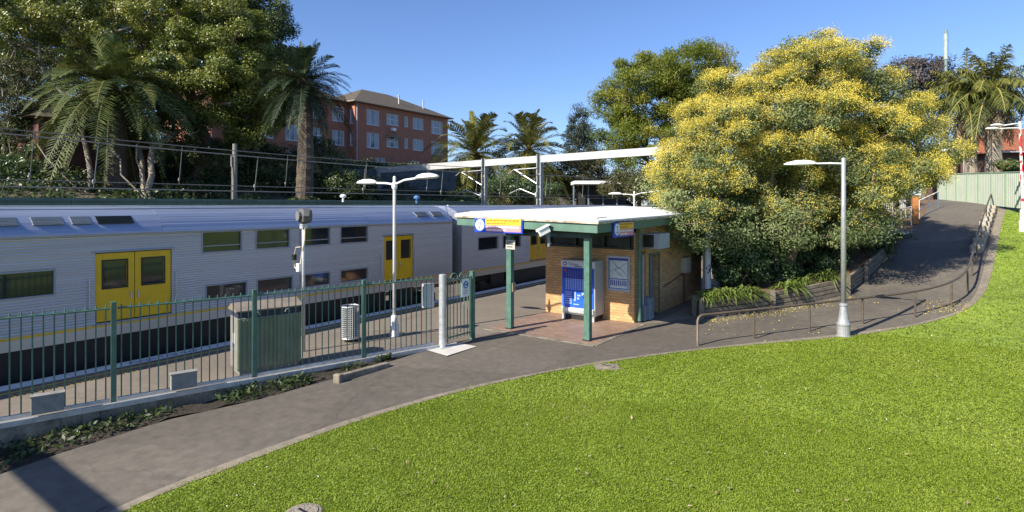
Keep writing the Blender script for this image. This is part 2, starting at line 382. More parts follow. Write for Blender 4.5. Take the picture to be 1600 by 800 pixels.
# embankment behind the far wall
bx=[-25.6,-27,-30,-34,-40,-47,-54,-70,-110]
bz=[2.0,2.6,3.4,4.4,5.6,7.6,9.2,9.4,9.4]
us=np.linspace(-40,150,120)
def BF(x,u):
    g=max(.3,1-max(0,u-34)/32); h=1 if u<62 else max(.35,1-(u-62)/60)
    w=min(1,max(0,(-x-41)/8)); return g*(1-w)+h*w
V=[];
for u in us:
    for x,z in zip(bx,bz):
        f=BF(x,u)
        V.append((x,u,z*f+ .35*math.sin(u*.7+x)*math.sin(x*.9+u*.23)*(x<-27)))
V=np.array(V); nb=len(bx)
i=np.arange(nb-1)[None]+np.arange(len(us)-1)[:,None]*nb
F=np.stack([i,i+nb,i+nb+1,i+1],-1).reshape(-1,4)
bk=bigmesh('embankment',V,F,BANK,smooth=True); bk['kind']='structure'
def BZ(x,u):
    f=BF(x,u)
    return float(np.interp(-x,[-q for q in bx],bz))*f
# ------------------------------------------------------------------ far green wall
FG=mat('far_green_sheeting',(.08,.145,.115),.6,var=.3,scale=1.5,bump=.1)
t=thing('trackside_wall','long dark green metal wall on the far side of the tracks behind the train','wall',(-25.2,14,-.75))
m=MB((-25.2,14,-.75))
u=-12.0
while u<31: m.bb((-25.24,u,-.7),(-25.16,u+2.43,3.84)); u+=2.45
m.build('panel',FG,t)
m=MB((-25.2,14,-.75)); m.bb((-25.3,-12,3.84),(-25.08,31.2,3.95)); m.build('capping',FG,t)
m=MB((-25.2,14,-.75)); 
u=-12.0
while u<32: m.bb((-25.36,u-.05,-.7),(-25.245,u+.05,3.8)); u+=2.45
m.build('post',FG,t)
# ------------------------------------------------------------------ train
def carriage(u0,u1,ops_upper,ops_lower,ops_mid,doors,label,flip=False):
    X0=-15.46; XC=-16.9; off=(XC,(u0+u1)/2,-.58)
    t=thing('train_carriage',label,'train',off,0,'carriages of the passing train')
    ZB,ZS=.62,3.03
    # side skin with openings: cells in (u,z)
    ops=[(d[0],d[1],.95,2.58) for d in doors]+[(a,b,2.44,2.96) for a,b in ops_upper]+[(a,b,1.16,1.52) for a,b in ops_lower]+[(a,b,1.74,2.26) for a,b in ops_mid]
    us=sorted(set([u0,u1]+[o[0] for o in ops]+[o[1] for o in ops]))
    zs=set([ZB,ZS]+[o[2] for o in ops]+[o[3] for o in ops])
    pitch=.062; k=ZB
    fl_=[]
    z=ZB
    while z<ZS: fl_.append(round(z,4)); z+=pitch/2
    zall=sorted(zs|set(fl_)); zall=[z for i,z in enumerate(zall) if i==0 or z-zall[i-1]>.004 or z in zs]
    def dep(z):
        if z<.9: return 0
        w=((z-ZB)/pitch)%1
        return .011 if .25<w<.75 else 0
    m=MB(off)
    for a,b in zip(us[:-1],us[1:]):
        for c,d in zip(zall[:-1],zall[1:]):
            mid=((a+b)/2,(c+d)/2)
            if any(o[0]<mid[0]<o[1] and o[2]<mid[1]<o[3] for o in ops): continue
            m.add([(X0+dep(c),a,c),(X0+dep(c),b,c),(X0+dep(d),b,d),(X0+dep(d),a,d)],[(0,1,2,3)])
    for a,b,c,d in ops:
        e=.07
        m.add([(X0,a,c),(X0,b,c),(X0,b,d),(X0,a,d),(X0-e,a,c),(X0-e,b,c),(X0-e,b,d),(X0-e,a,d)],[(0,4,5,1),(1,5,6,2),(2,6,7,3),(3,7,4,0)])
    # far side, floor, ends
    m.add([(-18.34,u0,ZB),(-18.34,u1,ZB),(-18.34,u1,ZS),(-18.34,u0,ZS)],[(3,2,1,0)])
    m.add([(X0,u0,ZB),(-18.34,u0,ZB),(-18.34,u0,ZS),(X0,u0,ZS)],[(0,1,2,3)])
    m.add([(X0,u1,ZB),(-18.34,u1,ZB),(-18.34,u1,ZS),(X0,u1,ZS)],[(3,2,1,0)])
    m.add([(X0,u0,ZB),(X0,u1,ZB),(-18.34,u1,ZB),(-18.34,u0,ZB)],[(0,1,2,3)])
    m.build('body',STEEL,t)
    prof=[(X0+.015,3.03),(X0-.05,3.16),(X0-.17,3.31),(X0-.36,3.45),(X0-.66,3.57),(X0-1.0,3.64),(XC,3.67)]
    prof=prof+[(2*XC-x,z) for x,z in reversed(prof[:-1])]
    segs=[(u0,doors[0][1]-.2,False),(doors[0][1]-.2,doors[1][0]-.7,True),(doors[1][0]-.7,u1,False)]
    for a,b,ribbed in segs:
        m=MB(off); pr=prof
        if ribbed:
            pr=[]
            for (x,z),(x2,z2) in zip(prof[:-1],prof[1:]):
                L=math.hypot(x2-x,z2-z); kk=max(1,int(L/.045)); nx,nz=(z2-z)/L,-(x2-x)/L
                if nz<0: nx,nz=-nx,-nz
                for q in range(kk):
                    w=.009 if q%2 else 0; pr.append((x+(x2-x)*q/kk+nx*w,z+(z2-z)*q/kk+nz*w))
            pr.append(prof[-1])
        k=len(pr)
        m.add([(x,a+.004,z) for x,z in pr]+[(x,b-.004,z) for x,z in pr],[(i,i+1,k+i+1,k+i) for i in range(k-1)]+[tuple(range(k-1,-1,-1)),tuple(range(k,2*k))])
        m.build('roof',STEELR,t)
    m=MB(off); m.bb((XC+.60,u0+.01,3.655),(XC+.68,u1-.01,3.69)); m.build('roof_highlight_strip',mat('roof_highlight_cream',(.6,.55,.45),.5,bump=0),t)  # added cream strip stands in for the sun highlight along the roof crown
    # gutter rail at cantrail and joint straps
    m=MB(off); m.bb((X0+.02,u0,2.995),(X0+.045,u1,3.035)); m.build('gutter',TGREY,t)
    # roof-end plant panels on the near slope
    for (a,b,mm,nm) in ((doors[0][0]+.1,doors[0][0]+.85,DARK,'roof_vent'),(doors[0][0]-1.9,doors[0][0]-1.35,TGREY,'roof_grille'),(doors[0][0]-1.1,doors[0][0]-.55,TGREY,'roof_grille'),(doors[0][0]-.4,doors[0][0]-.02,TGREY,'roof_grille'),
                        (doors[1][1]+.3,doors[1][1]+.95,TGREY,'roof_grille'),(doors[1][1]+1.2,doors[1][1]+1.8,TGREY,'roof_grille')):
        if a<u0 or b>u1: continue
        m=MB(off)
        for q in range(6):
            f=q/6
            x=X0-.12-.24*f; z=3.275+.175*f
            m.box((x,(a+b)/2,z),(.05,b-a,.022))
        m.build(nm,mm,t)
    for dn in doors:
        mid=(dn[0]+dn[1])/2
        for a,b in ((dn[0]+.01,mid-.008),(mid+.008,dn[1]-.01)):
            m=MB(off); xo=X0-.03; w=b-a
            # leaf with window hole
            wa,wb,za,zb=a+w*.2,b-w*.2,1.75,2.38
            for p,q,r,s_ in ((a,b,.97,za),(a,b,zb,2.56),(a,wa,za,zb),(wb,b,za,zb)):
                m.bb((xo-.03,p,r),(xo,q,s_))
            d=m.build('door',YELLOW,t)
            m=MB(off); m.bb((xo-.035,wa,za),(xo-.02,wb,zb)); m.build('door_window',GLASS,d)
            m=MB(off)
            for p,q,r,s_ in ((wa-.03,wb+.03,za-.03,za),(wa-.03,wb+.03,zb,zb+.03),(wa-.03,wa,za,zb),(wb,wb+.03,za,zb)): m.bb((xo+.001,p,r),(xo+.012,q,s_))
            m.build('window_seal',BLACK,d)
            m=MB(off); hx=(b-.07) if b<mid+.01 else (a+.07); m.bb((xo+.001,hx-.015,1.45),(xo+.022,hx+.015,1.62)); m.build('door_handle',GALV,d)
        m=MB(off); m.bb((X0-.02,dn[0]-.05,.9),(X0+.02,dn[1]+.05,.95)); m.build('door_sill',TGREY,t)
        m=MB(off); m.bb((X0+.001,dn[0]-.05,2.585),(X0+.03,dn[1]+.05,2.62)); m.build('door_hood',TGREY,t)
        for uu_ in (dn[0]-.12,dn[1]+.09):
            m=MB(off); m.tube([(X0+.05,uu_,1.2),(X0+.05,uu_,2.0)],.014,6); m.build('grab_rail',GALV,t)
    for a,b,c,d in ops[len(doors):]:
        m=MB(off); m.bb((X0-.075,a,c),(X0-.05,b,d)); w=m.build('window',GLASS,t)
        m=MB(off)
        for p,q,r,s_ in ((a-.035,b+.035,c-.035,c),(a-.035,b+.035,d,d+.035),(a-.035,a,c,d),(b,b+.035,c,d)): m.bb((X0+.002,p,r),(X0+.018,q,s_))
        m.build('window_frame',TGREY,w)
        if d>2.8:
            m=MB(off); m.bb((X0-.049,a,c+.14),(X0-.03,b,c+.165)); m.build('window_bar',TGREY,w)
    m=MB(off); m.bb((X0+.001,u0,.86),(X0+.013,u1,.905)); m.build('yellow_stripe',YELLOW,t)
    m=MB(off); m.bb((X0-.3,u0+3.5,-.38),(X0-.12,u1-3.5,.6)); m.bb((X0-2.4,u0+3.5,-.4),(X0-.35,u1-3.5,.6)); m.build('underframe',BLACK,t)
    for bu in (u0+2.6,u1-2.6):
        m=MB(off); m.bb((X0-.28,bu-1.75,-.18),(X0-.14,bu+1.75,.22)); m.bb((X0-.35,bu-.5,.1),(X0-.1,bu+.5,.6)); 
        for s in (-1.1,1.1): m.bb((X0-.3,bu+s-.2,-.3),(X0-.1,bu+s+.2,.35))
        bo=m.build('bogie',BLACK,t)
        for s in (-1.1,1.1):
            m=MB(off); m.tube([(X0-.62,bu+s,-.12),(X0-.4,bu+s,-.12)],.46,20); m.tube([(X0-.4,bu+s,-.12),(X0-.09,bu+s,-.12)],.13,12); m.build('wheel',RAIL,bo)
    return t
carriage(-1.2,17.5,[(7.55,8.6),(9.05,10.1),(10.5,11.55),(12.0,13.1)],[(7.65,8.75),(9.1,10.2),(10.5,11.55),(12.0,13.1)],[(2.0,4.35)],[(5.12,6.78),(13.86,15.3)],'stainless double deck train carriage with yellow doors passing the platform fence')
carriage(18.1,37.0,[(26.5,27.6),(28,29.1),(29.5,30.6)],[(26.5,27.6),(28,29.1),(29.5,30.6)],[(19.2,20.6),(21.0,22.4)],[(23.2,24.9),(32,33.6)],'stainless train carriage half hidden behind the brick ticket kiosk')
m=MB(); m.bb((-17.7,17.4,.6),(-16.1,18.2,2.9))
tag(m.build('gangway_bellows',BLACK),'black ribbed bellows between the two train carriages','bellows')
# ------------------------------------------------------------------ overhead wires
WIRE=mat('wire',(.2,.19,.17),.5,metal=.5,bump=0)
def ohl(x,zc,zm,label):
    off=(x,20,zc); t=thing('overhead_wire',label,'overhead wire',off,0,'overhead line above the tracks')
    span=30.7
    def mz(u):
        w=((u-30.7)/span)%1; return zm-.55*4*w*(1-w)*.5
    m=MB(off); m.tube([(x,u,mz(u)) for u in np.linspace(-8,92,70)],.017,5); m.build('messenger_cable',WIRE,t)
    m=MB(off); m.tube([(x,-8,zc),(x,92,zc)],.016,5); m.build('contact_cable',WIRE,t)
    for u in np.arange(-3,40,4.3):
        m=MB(off); m.tube([(x,u,zc),(x+.03,u+.1,mz(u))],.011,5); m.lathe((x,u,zc+.1),[(.015,0),(.035,.03),(.035,.09),(.015,.12)],8); m.build('dropper',WIRE,t)
ohl(-22.0,4.45,6.1,'overhead wire with droppers above the far track nearest the green wall')
ohl(-17.0,4.12,5.45,'overhead wire with droppers just above the roof of the train')
# ------------------------------------------------------------------ gantry
GU=30.7; goff=(-19.7,GU,-.75)
t=thing('overhead_gantry','white painted steel portal gantry spanning the tracks above the train','gantry',goff)
zb=lambda x: np.interp(x,[-36,-8.5],[6.42,6.75])
m=MB(goff)
for a,b in ((-36.0,-24.35),(-24.05,-19.85),(-19.55,-8.5)):
    za,zc=zb(a),zb(b)
    m.add([(a,GU-.13,za-.22),(b,GU-.13,zc-.22),(b,GU+.13,zc-.22),(a,GU+.13,za-.22),(a,GU-.13,za+.22),(b,GU-.13,zc+.22),(b,GU+.13,zc+.22),(a,GU+.13,za+.22)],[(0,3,2,1),(4,5,6,7),(0,1,5,4),(1,2,6,5),(2,3,7,6),(3,0,4,7)])
m.build('beam',mat('gantry_white',(.40,.41,.41),.5,var=.15,scale=2,bump=.03),t)
MAST=mat('mast_grey',(.27,.29,.3),.5,metal=.3,var=.2,scale=4)
for x in (-24.2,-19.7):
    m=MB(goff)
    for s in (-.13,.13): m.bb((x+s-.035,GU-.14,-.7),(x+s+.035,GU+.14,zb(x)+.3))
    for z in np.arange(0,6.4,.8): m.bb((x-.13,GU-.02,z),(x+.13,GU+.02,z+.12))
    mm=m.build('mast',MAST,t)
for x in (-35.0,-9.0):
    m=MB(goff); m.bb((x-.16,GU-.16,-.7),(x+.16,GU+.16,zb(x)+.3)); m.build('mast',MAST,t)
for x,tx in ((-24.2,-26.6),(-19.7,-22.0)):
    m=MB(goff); 
    m.tube([(x-.1,GU-.2,5.05),(tx+.5,GU-.2,6.0)],.04,8); m.tube([(x-.1,GU-.2,6.05),(tx+.4,GU-.2,6.0),(tx,GU-.2,5.75)],.03,8)
    m.lathe((tx+1.1,GU-.2,5.55),[(.04,0),(.1,.04),(.04,.09),(.1,.13),(.04,.18)],10)
    m.tube([(x-.1,GU-.2,4.3),(tx+.9,GU-.2,4.75),(tx+.1,GU-.2,4.45)],.03,8); m.tube([(x-.15,GU-.2,4.2),(x-.15,GU-.2,4.5)],.08,8)
    m.build('cantilever_arm',GALV,t)
# ------------------------------------------------------------------ walls with openings
def wall_mb(m,o,a,L,z0,z1,nrm,ops,rev=.1,thick=None):
    """o: point on ground line; a: unit dir along; nrm: outward; ops (s0,s1,za,zb)"""
    o=Vector(o);a=Vector(a);nrm=Vector(nrm)
    ss=sorted(set([0,L]+[q for p in ops for q in p[:2]])); zz=sorted(set([z0,z1]+[q for p in ops for q in p[2:4]]))
    P=lambda s,z,d=0: o+a*s+Vector((0,0,z))-nrm*d
    flip=a.cross(Vector((0,0,1))).dot(nrm)<0
    def q(*v): m.add(v,[(3,2,1,0)] if flip else [(0,1,2,3)])
    for s,e in zip(ss[:-1],ss[1:]):
        for c,d in zip(zz[:-1],zz[1:]):
            x,y=(s+e)/2,(c+d)/2
            if any(p[0]<x<p[1] and p[2]<y<p[3] for p in ops): continue
            q(P(s,c),P(e,c),P(e,d),P(s,d))
    for s,e,c,d in [p[:4] for p in ops]:
        q(P(s,c,rev),P(e,c,rev),P(e,c),P(s,c)); q(P(s,d),P(e,d),P(e,d,rev),P(s,d,rev))
        q(P(s,c),P(s,d),P(s,d,rev),P(s,c,rev)); q(P(e,c,rev),P(e,d,rev),P(e,d),P(e,c))
# ------------------------------------------------------------------ kiosk
KO=(-8.8,17,0)
K=thing('ticket_kiosk','small brick ticket kiosk with flat white roof and green fascia beyond the fence','kiosk',KO)
tag(sheet('kiosk_paving',[Vector((-10.45,13.42)),Vector((-6.95,13.42))],[Vector((-10.45,16.75)),Vector((-6.95,16.75))],2,.014,PAVER,zf=lambda x,y:x*0),kind='structure')
po=bpy.data.objects['kiosk_paving']; me=po.data; uv=me.uv_layers.new(name='UVMap')
for l in me.loops: c_=me.vertices[l.vertex_index].co; uv.data[l.index].uv=(c_.x,c_.y)
m=MB(); m.bb((-10.5,13.3,-.1),(-6.88,13.42,.022)); m.bb((-6.95,13.42,-.1),(-6.83,16.7,.02)); tag(m.build('paving_edge',CONCD),kind='structure')
BT=2.28
m=MB(KO)
wall_mb(m,(-10.48,16.72,0),(1,0,0),3.25,0,BT,(0,-1,0),[])
wall_mb(m,(-7.23,16.72,0),(0,1,0),6.8,0,3.1,(1,0,0),[(.45,.95,0,2.2),(1.25,2.05,0,2.05)],.3)
wall_mb(m,(-10.48,16.72,0),(0,1,0),6.8,0,3.1,(-1,0,0),[])
wall_mb(m,(-10.48,23.52,0),(1,0,0),3.25,0,3.1,(0,1,0),[])
m.bb((-10.46,16.74,BT-.02),(-7.25,16.95,BT-.001))
m.build('wall',KBRICK,K)
m=MB(KO); m.bb((-10.44,16.95,BT),(-7.3,17.0,3.12)); m.build('clerestory_glass',glass('brown_glass',(.035,.03,.025),.15,.5),K)
m=MB(KO)
for x in (-10.43,-9.4,-8.35,-7.32): m.bb((x-.045,16.83,BT),(x+.045,16.949,3.12))
m.bb((-10.47,16.76,BT),(-7.24,16.948,BT+.06)); m.bb((-7.75,16.80,BT+.06),(-7.4,16.948,3.1))
m.build('clerestory_frame',mat('dark_green_paint',(.012,.03,.022),.5,var=.2,bump=.03),K)
# roof: front edge slopes from 3.34 (left) to 3.22 (right), rising to the rear
def rz(x,u): return 3.34-.0251*(x+11.6)+.014*(u-13.4)
X0,X1,U0,U1=-11.62,-6.80,13.38,24.2
m=MB(KO)
cs=[(X0,U0),(X1,U0),(X1,U1),(X0,U1)]
def ring(ins,dz): 
    return [(X0+ins,U0+ins,rz(X0+ins,U0+ins)+dz),(X1-ins,U0+ins,rz(X1-ins,U0+ins)+dz),(X1-ins,U1-ins,rz(X1-ins,U1-ins)+dz),(X0+ins,U1-ins,rz(X0+ins,U1-ins)+dz)]
rr=[ring(-.05,.035),ring(-.05,.075),ring(.03,.10),ring(.25,.16),ring(.6,.175)]
for a,b in zip(rr[:-1],rr[1:]):
    m.add(a+b,[(i,(i+1)%4,4+(i+1)%4,4+i) for i in range(4)])
m.add(rr[-1],[(0,1,2,3)]); m.add(rr[0],[(3,2,1,0)])
m.build('roof',DIRTYW,K)
m=MB(KO); 
for k in range(0):
    x=X0+.6+k*.46; a=(x,U0+.8,rz(x,U0+.8)+.252); b=(x,U1-.9,rz(x,U1-.9)+.252)
    m.add([(a[0]-.02,a[1],a[2]),(a[0]+.02,a[1],a[2]),(b[0]+.02,b[1],b[2]),(b[0]-.02,b[1],b[2]),(a[0]-.012,a[1],a[2]+.03),(a[0]+.012,a[1],a[2]+.03),(b[0]+.012,b[1],b[2]+.03),(b[0]-.012,b[1],b[2]+.03)],[(4,5,6,7),(0,1,5,4),(1,2,6,5),(3,0,4,7)])
pass
def slopebox(m,p,q,w,dz0,dz1):
    """board along p-q in plan, w outward thickness vector"""
    (x0,u0),(x1,u1)=p,q; wx,wu=w
    vs=[]
    for z in (dz0,dz1):
        for x,u in ((x0,u0),(x1,u1),(x1+wx,u1+wu),(x0+wx,u0+wu)): vs.append((x,u,rz(x,u)+z))
    m.add(vs,[(0,1,2,3),(7,6,5,4),(0,4,5,1),(1,5,6,2),(2,6,7,3),(3,7,4,0)])
m=MB(KO); slopebox(m,(X0,U0),(X1,U0),(0,.05),-.26,-.02); m.build('fascia',GREENL,K)
m=MB(KO); slopebox(m,(X1-.05,U0+.052),(X1-.05,U1),(.05,0),-.26,-.02); m.build('fascia',GREENL,K)
m=MB(KO); slopebox(m,(X0,U0+.052),(X0,U1),(.05,0),-.26,-.02); m.build('fascia',GREENL,K)
m=MB(KO); slopebox(m,(X0-.06,U0-.06),(X1+.06,U0-.06),(0,.10),-.02,.033); slopebox(m,(X1-.03,U0+.06),(X1-.03,U1),(.09,0),-.02,.033)
m.build('gutter',mat('rusty_gutter',(.3,.2,.12),.7,var=.5,scale=4,c2=(.5,.43,.33)),K)
m=MB(KO); slopebox(m,(X0+.06,U0+.06),(X1-.06,U0+.06),(0,U1-U0-.15),-.2,-.15); m.build('soffit',mat('soffit_brown',(.16,.12,.07),.8,var=.2),K)
m=MB(KO); m.bb((-10.0,13.7,2.80),(-7.2,13.94,2.93)); m.bb((-10.0,13.9,2.82),(-9.84,16.9,2.95)); m.bb((-7.39,13.9,2.82),(-7.23,16.9,2.95)); m.build('beam',mat('beam_dark_green',(.02,.05,.037),.5,var=.2),K)
for x,u in ((-9.91,13.82),(-7.31,13.82)):
    m=MB(KO); m.bb((x-.085,u-.085,0),(x+.085,u+.085,2.82)); p=m.build('post',GREEN,K,bevel=.006)
    m=MB(KO); m.bb((x-.11,u-.11,.0),(x+.11,u+.11,.04)); m.build('base_plate',BLACK,p)
m=MB(KO); m.bb((-9.81,13.76,1.12),(-9.77,13.9,1.38)); m.build('push_plate',mat('brass_grey',(.3,.26,.16),.4,metal=.5),K)
# downpipe and service doors on the right side
m=MB(KO); m.tube([(-7.12,16.9,.05),(-7.12,16.9,2.95)],.06,10); m.build('downpipe',GREEN,K)
m=MB(KO); m.tube([(-7.15,17.25,.02),(-7.15,17.25,2.1)],.035,8); m.build('conduit',GREYP,K)
BLUEG=mat('blue_grey_steel',(.17,.22,.26),.5,var=.2,scale=3)
m=MB(KO); m.bb((-7.46,17.98,.02),(-7.42,18.76,2.04)); d=m.build('door',BLUEG,K)
m=MB(KO); m.tube([(-7.42,18.1,1.0),(-7.36,18.1,1.0),(-7.36,18.22,1.0)],.012,6); m.build('handle',GALV,d)
m=MB(KO); 
for a,b,c,dd in ((17.93,17.97,0,2.09),(18.77,18.82,0,2.09),(17.97,18.77,2.05,2.09)): m.bb((-7.48,a,c),(-7.19,b,dd))
m.build('door_frame',GREEN,K)
m=MB(KO); m.bb((-7.5,17.15,.0),(-7.46,17.69,2.2)); m.build('side_panel',mat('tan_panel',(.3,.2,.1),.7,var=.2),K)
m=MB(KO); m.bb((-7.225,17.35,.02),(-6.95,17.7,.72)); m.bb((-7.225,17.1,.02),(-7.02,17.33,.5)); m.build('service_cabinet',BLUEG,K,bevel=.01)
m=MB(KO); m.bb((-7.225,21.0,1.15),(-7.02,21.6,1.72)); mb=m.build('meter_box',mat('cream_box',(.42,.38,.3),.6,var=.1),K,bevel=.01)
m=MB(KO); m.tube([(-7.17,21.3,1.15),(-7.17,21.3,.0)],.035,8); m.tube([(-7.2,19.2,.85),(-7.2,21.2,1.1)],.02,6); m.build('conduit',mat('rust_pipe',(.16,.07,.04),.7),K)
m=MB(KO); m.bb((-10.6,24.0,2.9),(-6.9,24.15,2.98)); m.build('rear_gutter',GREYP,K)
for x,u,r in ((-11.55,13.45,.12),(-6.9,13.45,.1)):
    m=MB(KO); m.tube([(x,u,rz(x,u)+.06),(x+.1,u+.02,rz(x,u)+.14),(x+.3,u+.1,rz(x,u)+.16)],.012,6); m.build('roof_cable',BLACK,K)
# air conditioner
A=thing('air_conditioner','boxy white window air conditioner on brackets under the right eave of the kiosk','air conditioner',(-7.0,17.8,2.3))
ao=(-7.0,17.8,2.3)
m=MB(ao); m.bb((-7.22,17.35,2.3),(-6.62,18.2,2.78)); m.build('casing',GREYP,A,bevel=.015)
m=MB(ao)
for k in range(7): m.bb((-7.15+.075*k,17.335,2.35),(-7.11+.075*k,17.349,2.73))
m.build('grille',GREYP,A)
m=MB(ao); m.bb((-7.17,17.32,2.34),(-6.82,17.334,2.74)); m.build('vent_opening',BLACK,A)
for u in (17.45,18.1):
    m=MB(ao); m.tube([(-7.22,u,2.05),(-6.7,u,2.285),(-7.22,u,2.285)],.016,6); m.build('bracket',GALV,A)
# ticket machine
TO=(-8.85,16.35,0)
T=thing('ticket_machine','grey ticket vending machine with a bright blue front standing against the brick wall','ticket machine',TO)
m=MB(TO); m.bb((-9.46,16.06,.18),(-8.24,16.70,1.93)); m.build('cabinet',mat('machine_grey',(.36,.37,.35),.45,var=.1,scale=4),T,bevel=.012)
m=MB(TO); m.bb((-9.40,16.1,.02),(-8.30,16.68,.18)); m.build('plinth',BLACK,T)
BLUE=mat('machine_blue',(.016,.10,.62),.35,var=.1,scale=3,bump=.02)
BLUED=mat('machine_dark_blue',(.012,.035,.26),.35,var=.1,bump=.02)
m=MB(TO); m.bb((-9.42,16.035,.42),(-8.28,16.058,1.68)); fp=m.build('front_panel',BLUE,T)
m=MB(TO); m.bb((-9.38,16.026,1.32),(-8.32,16.034,1.65)); m.build('fare_panel',BLUED,fp)
m=MB(TO); m.bb((-9.46,16.03,1.70),(-8.24,16.058,1.90)); hp=m.build('header_panel',mat('header_white',(.55,.56,.58),.45,var=.06,bump=.02),T)
text_part('lettering','Tickets',.13,BLUED,M_face((-9.19,16.028,1.755),(1,0,0),(0,0,1)),hp,.001,TO)
m=MB(TO); m.tube([(-9.31,16.03,1.8),(-9.31,16.022,1.8)],.065,16); m.build('roundel',BLUED,hp)
m=MB(TO); m.tube([(-9.31,16.021,1.8),(-9.31,16.017,1.8)],.032,12); m.build('roundel_centre',WHITE,hp)
m=MB(TO); m.bb((-8.95,16.024,1.72),(-8.70,16.029,1.74)); m.bb((-8.5,16.024,1.78),(-8.35,16.029,1.82)); m.build('printed_rule',BLACK,hp)
LB=mat('pale_button',(.30,.42,.72),.4,var=.1,bump=.02)
m=MB(TO)
for i in range(9):
    x=-9.28+i*.085
    for k in range(7): m.bb((x,16.022,.98+k*.052),(x+.045,16.034,1.018+k*.052))
m.build('button_columns',LB,fp)
m=MB(TO)
for i in range(9):
    x=-9.28+i*.085; m.bb((x+.01,16.021,1.36),(x+.03,16.0255,1.60))
m.build('fare_text_columns',mat('fare_print',(.08,.12,.4),.5,bump=0),fp)
m=MB(TO)
for k in range(6): m.bb((-9.30,16.025,.52+k*.07),(-9.06,16.034,.55+k*.07))
for x,z,w,h in ((-8.98,.62,.07,.3),(-8.86,.78,.12,.05),(-8.86,.68,.07,.06),(-8.7,.82,.08,.1),(-9.0,.50,.2,.03)): m.bb((x,16.025,z),(x+w,16.034,z+h))
m.build('instruction_print',LB,fp)
REDP=mat('red_mark',(.5,.03,.04),.5,bump=0)
m=MB(TO); m.bb((-9.35,16.02,1.56),(-9.25,16.0255,1.62)); m.bb((-8.55,16.02,1.5),(-8.45,16.0255,1.57)); m.build('red_mark',REDP,fp)
m=MB(TO); m.bb((-8.62,15.98,.82),(-8.40,16.034,.86)); m.bb((-8.66,15.99,.76),(-8.34,16.034,.79)); m.tube([(-8.6,16.0,.79),(-8.5,16.0,1.05),(-8.42,16.0,1.08)],.015,6); m.build('card_slot',BLACK,fp)
m=MB(TO); m.bb((-9.43,15.99,.24),(-8.27,16.055,.40)); tr=m.build('tray',GALV,T,bevel=.01)
m=MB(TO); m.bb((-9.25,15.98,.30),(-8.75,15.989,.38)); m.build('tray_flap',WHITE,tr)
for x in (-9.42,-8.36):
    m=MB(TO); m.bb((x,16.02,.0),(x+.1,16.095,.17)); m.build('foot',GREYP,T)
# poster
PO=(-7.73,16.7,1.5)
pz=thing('network_map_poster','framed network map poster with blue lettering band on the brick wall','poster',PO)
m=MB(PO)
for a,b,c,d in ((-8.13,-8.08,.95,2.08),(-7.40,-7.35,.95,2.08),(-8.08,-7.40,.95,1.0),(-8.08,-7.40,2.03,2.08)): m.bb((a,16.66,c),(b,16.718,d))
m.build('frame',GREYP,pz)
m=MB(PO); m.bb((-8.08,16.69,1.0),(-7.40,16.712,2.03)); pp=m.build('sheet',mat('map_paper',(.42,.52,.55),.4,var=.15,scale=14,bump=0,c2=(.55,.6,.58)),pz)
m=MB(PO); m.bb((-8.06,16.684,1.93),(-7.42,16.689,2.01)); m.bb((-8.06,16.684,1.33),(-7.42,16.689,1.355)); m.bb((-8.06,16.684,1.03),(-7.42,16.689,1.05))
m.bb((-8.075,16.684,1.03),(-8.05,16.689,2.0)); m.bb((-7.43,16.684,1.03),(-7.405,16.689,2.0))
for k in range(9): m.bb((-8.02+k*.065,16.684,1.13),(-7.985+k*.065,16.689,1.30))
m.build('printed_band',NAVY,pp)
m=MB(PO)
pts=[(-7.95,1.9),(-7.8,1.75),(-7.85,1.6),(-7.7,1.5),(-7.6,1.42)]
m.tube([(x,16.687,z) for x,z in pts],.006,4); m.tube([(-8.0,16.687,1.6),(-7.75,16.687,1.68),(-7.5,16.687,1.85)],.006,4); m.tube([(-7.8,16.687,1.75),(-7.55,16.687,1.6),(-7.48,16.687,1.45)],.006,4)
m.build('map_lines',NAVY,pp)
# platform number signs
def numsign(o,right,W,label):
    n=Vector(right).cross(Vector((0,0,1)))
    s=thing('platform_sign',label,'sign',o); r=Vector(right); off=o
    P=lambda a,z,d: Vector(o)+r*a+Vector((0,0,z))+n*d
    def slab(a,b,c,d,e,f): 
        q=MB(off); vs=[P(x,z,y) for y in (e,f) for x,z in ((a,c),(b,c),(b,d),(a,d))]
        q.add(vs,[(0,3,2,1),(4,5,6,7),(0,1,5,4),(1,2,6,5),(2,3,7,6),(3,0,4,7)]); return q
    H=.44
    bl=mat('sign_blue',(.01,.06,.52),.4,var=.05,bump=.02)
    slab(0,W,0,H,-.04,0).build('backing',bl,s)
    slab(.36*W/1.74+.06,W-.05,.225,H-.035,.001,.006).build('yellow_panel',mat('sign_yellow',(.85,.48,.02),.5,var=.05,bump=.02),s)
    slab(.36*W/1.74+.06,W-.05,.035,.222,.001,.006).build('pink_panel',mat('sign_pink',(.72,.25,.27),.5,var=.05,bump=.02),s)
    q=MB(off); q.tube([P(.2,H/2,.001),P(.2,H/2,.008)],.165,24); dsc=q.build('number_disc',WHITE,s)
    text_part('number','2',.3,bl,M_face(P(.2,H/2-.105,.009),right,(0,0,1)),dsc,.001,off,'CENTER')
    ORG=mat('print_orange',(.45,.16,.02),.6,bump=0)
    rr=random.Random(5)
    for z0,mm in ((.335,ORG),(.25,ORG),(.145,WHITE),(.06,WHITE)):
        q=MB(off); a=.36*W/1.74+.1; lim=W-.12 if z0 in(.335,.145) else W*.66
        vs=[]
        while a<lim:
            w=rr.uniform(.03,.13)
            x0,x1=a,min(a+w,lim)
            q.add([P(x0,z0,.008),P(x1,z0,.008),P(x1,z0+.042,.008),P(x0,z0+.042,.008)],[(0,1,2,3)]); a+=w+.02
        q.build('small_print',mm,s)
    return s
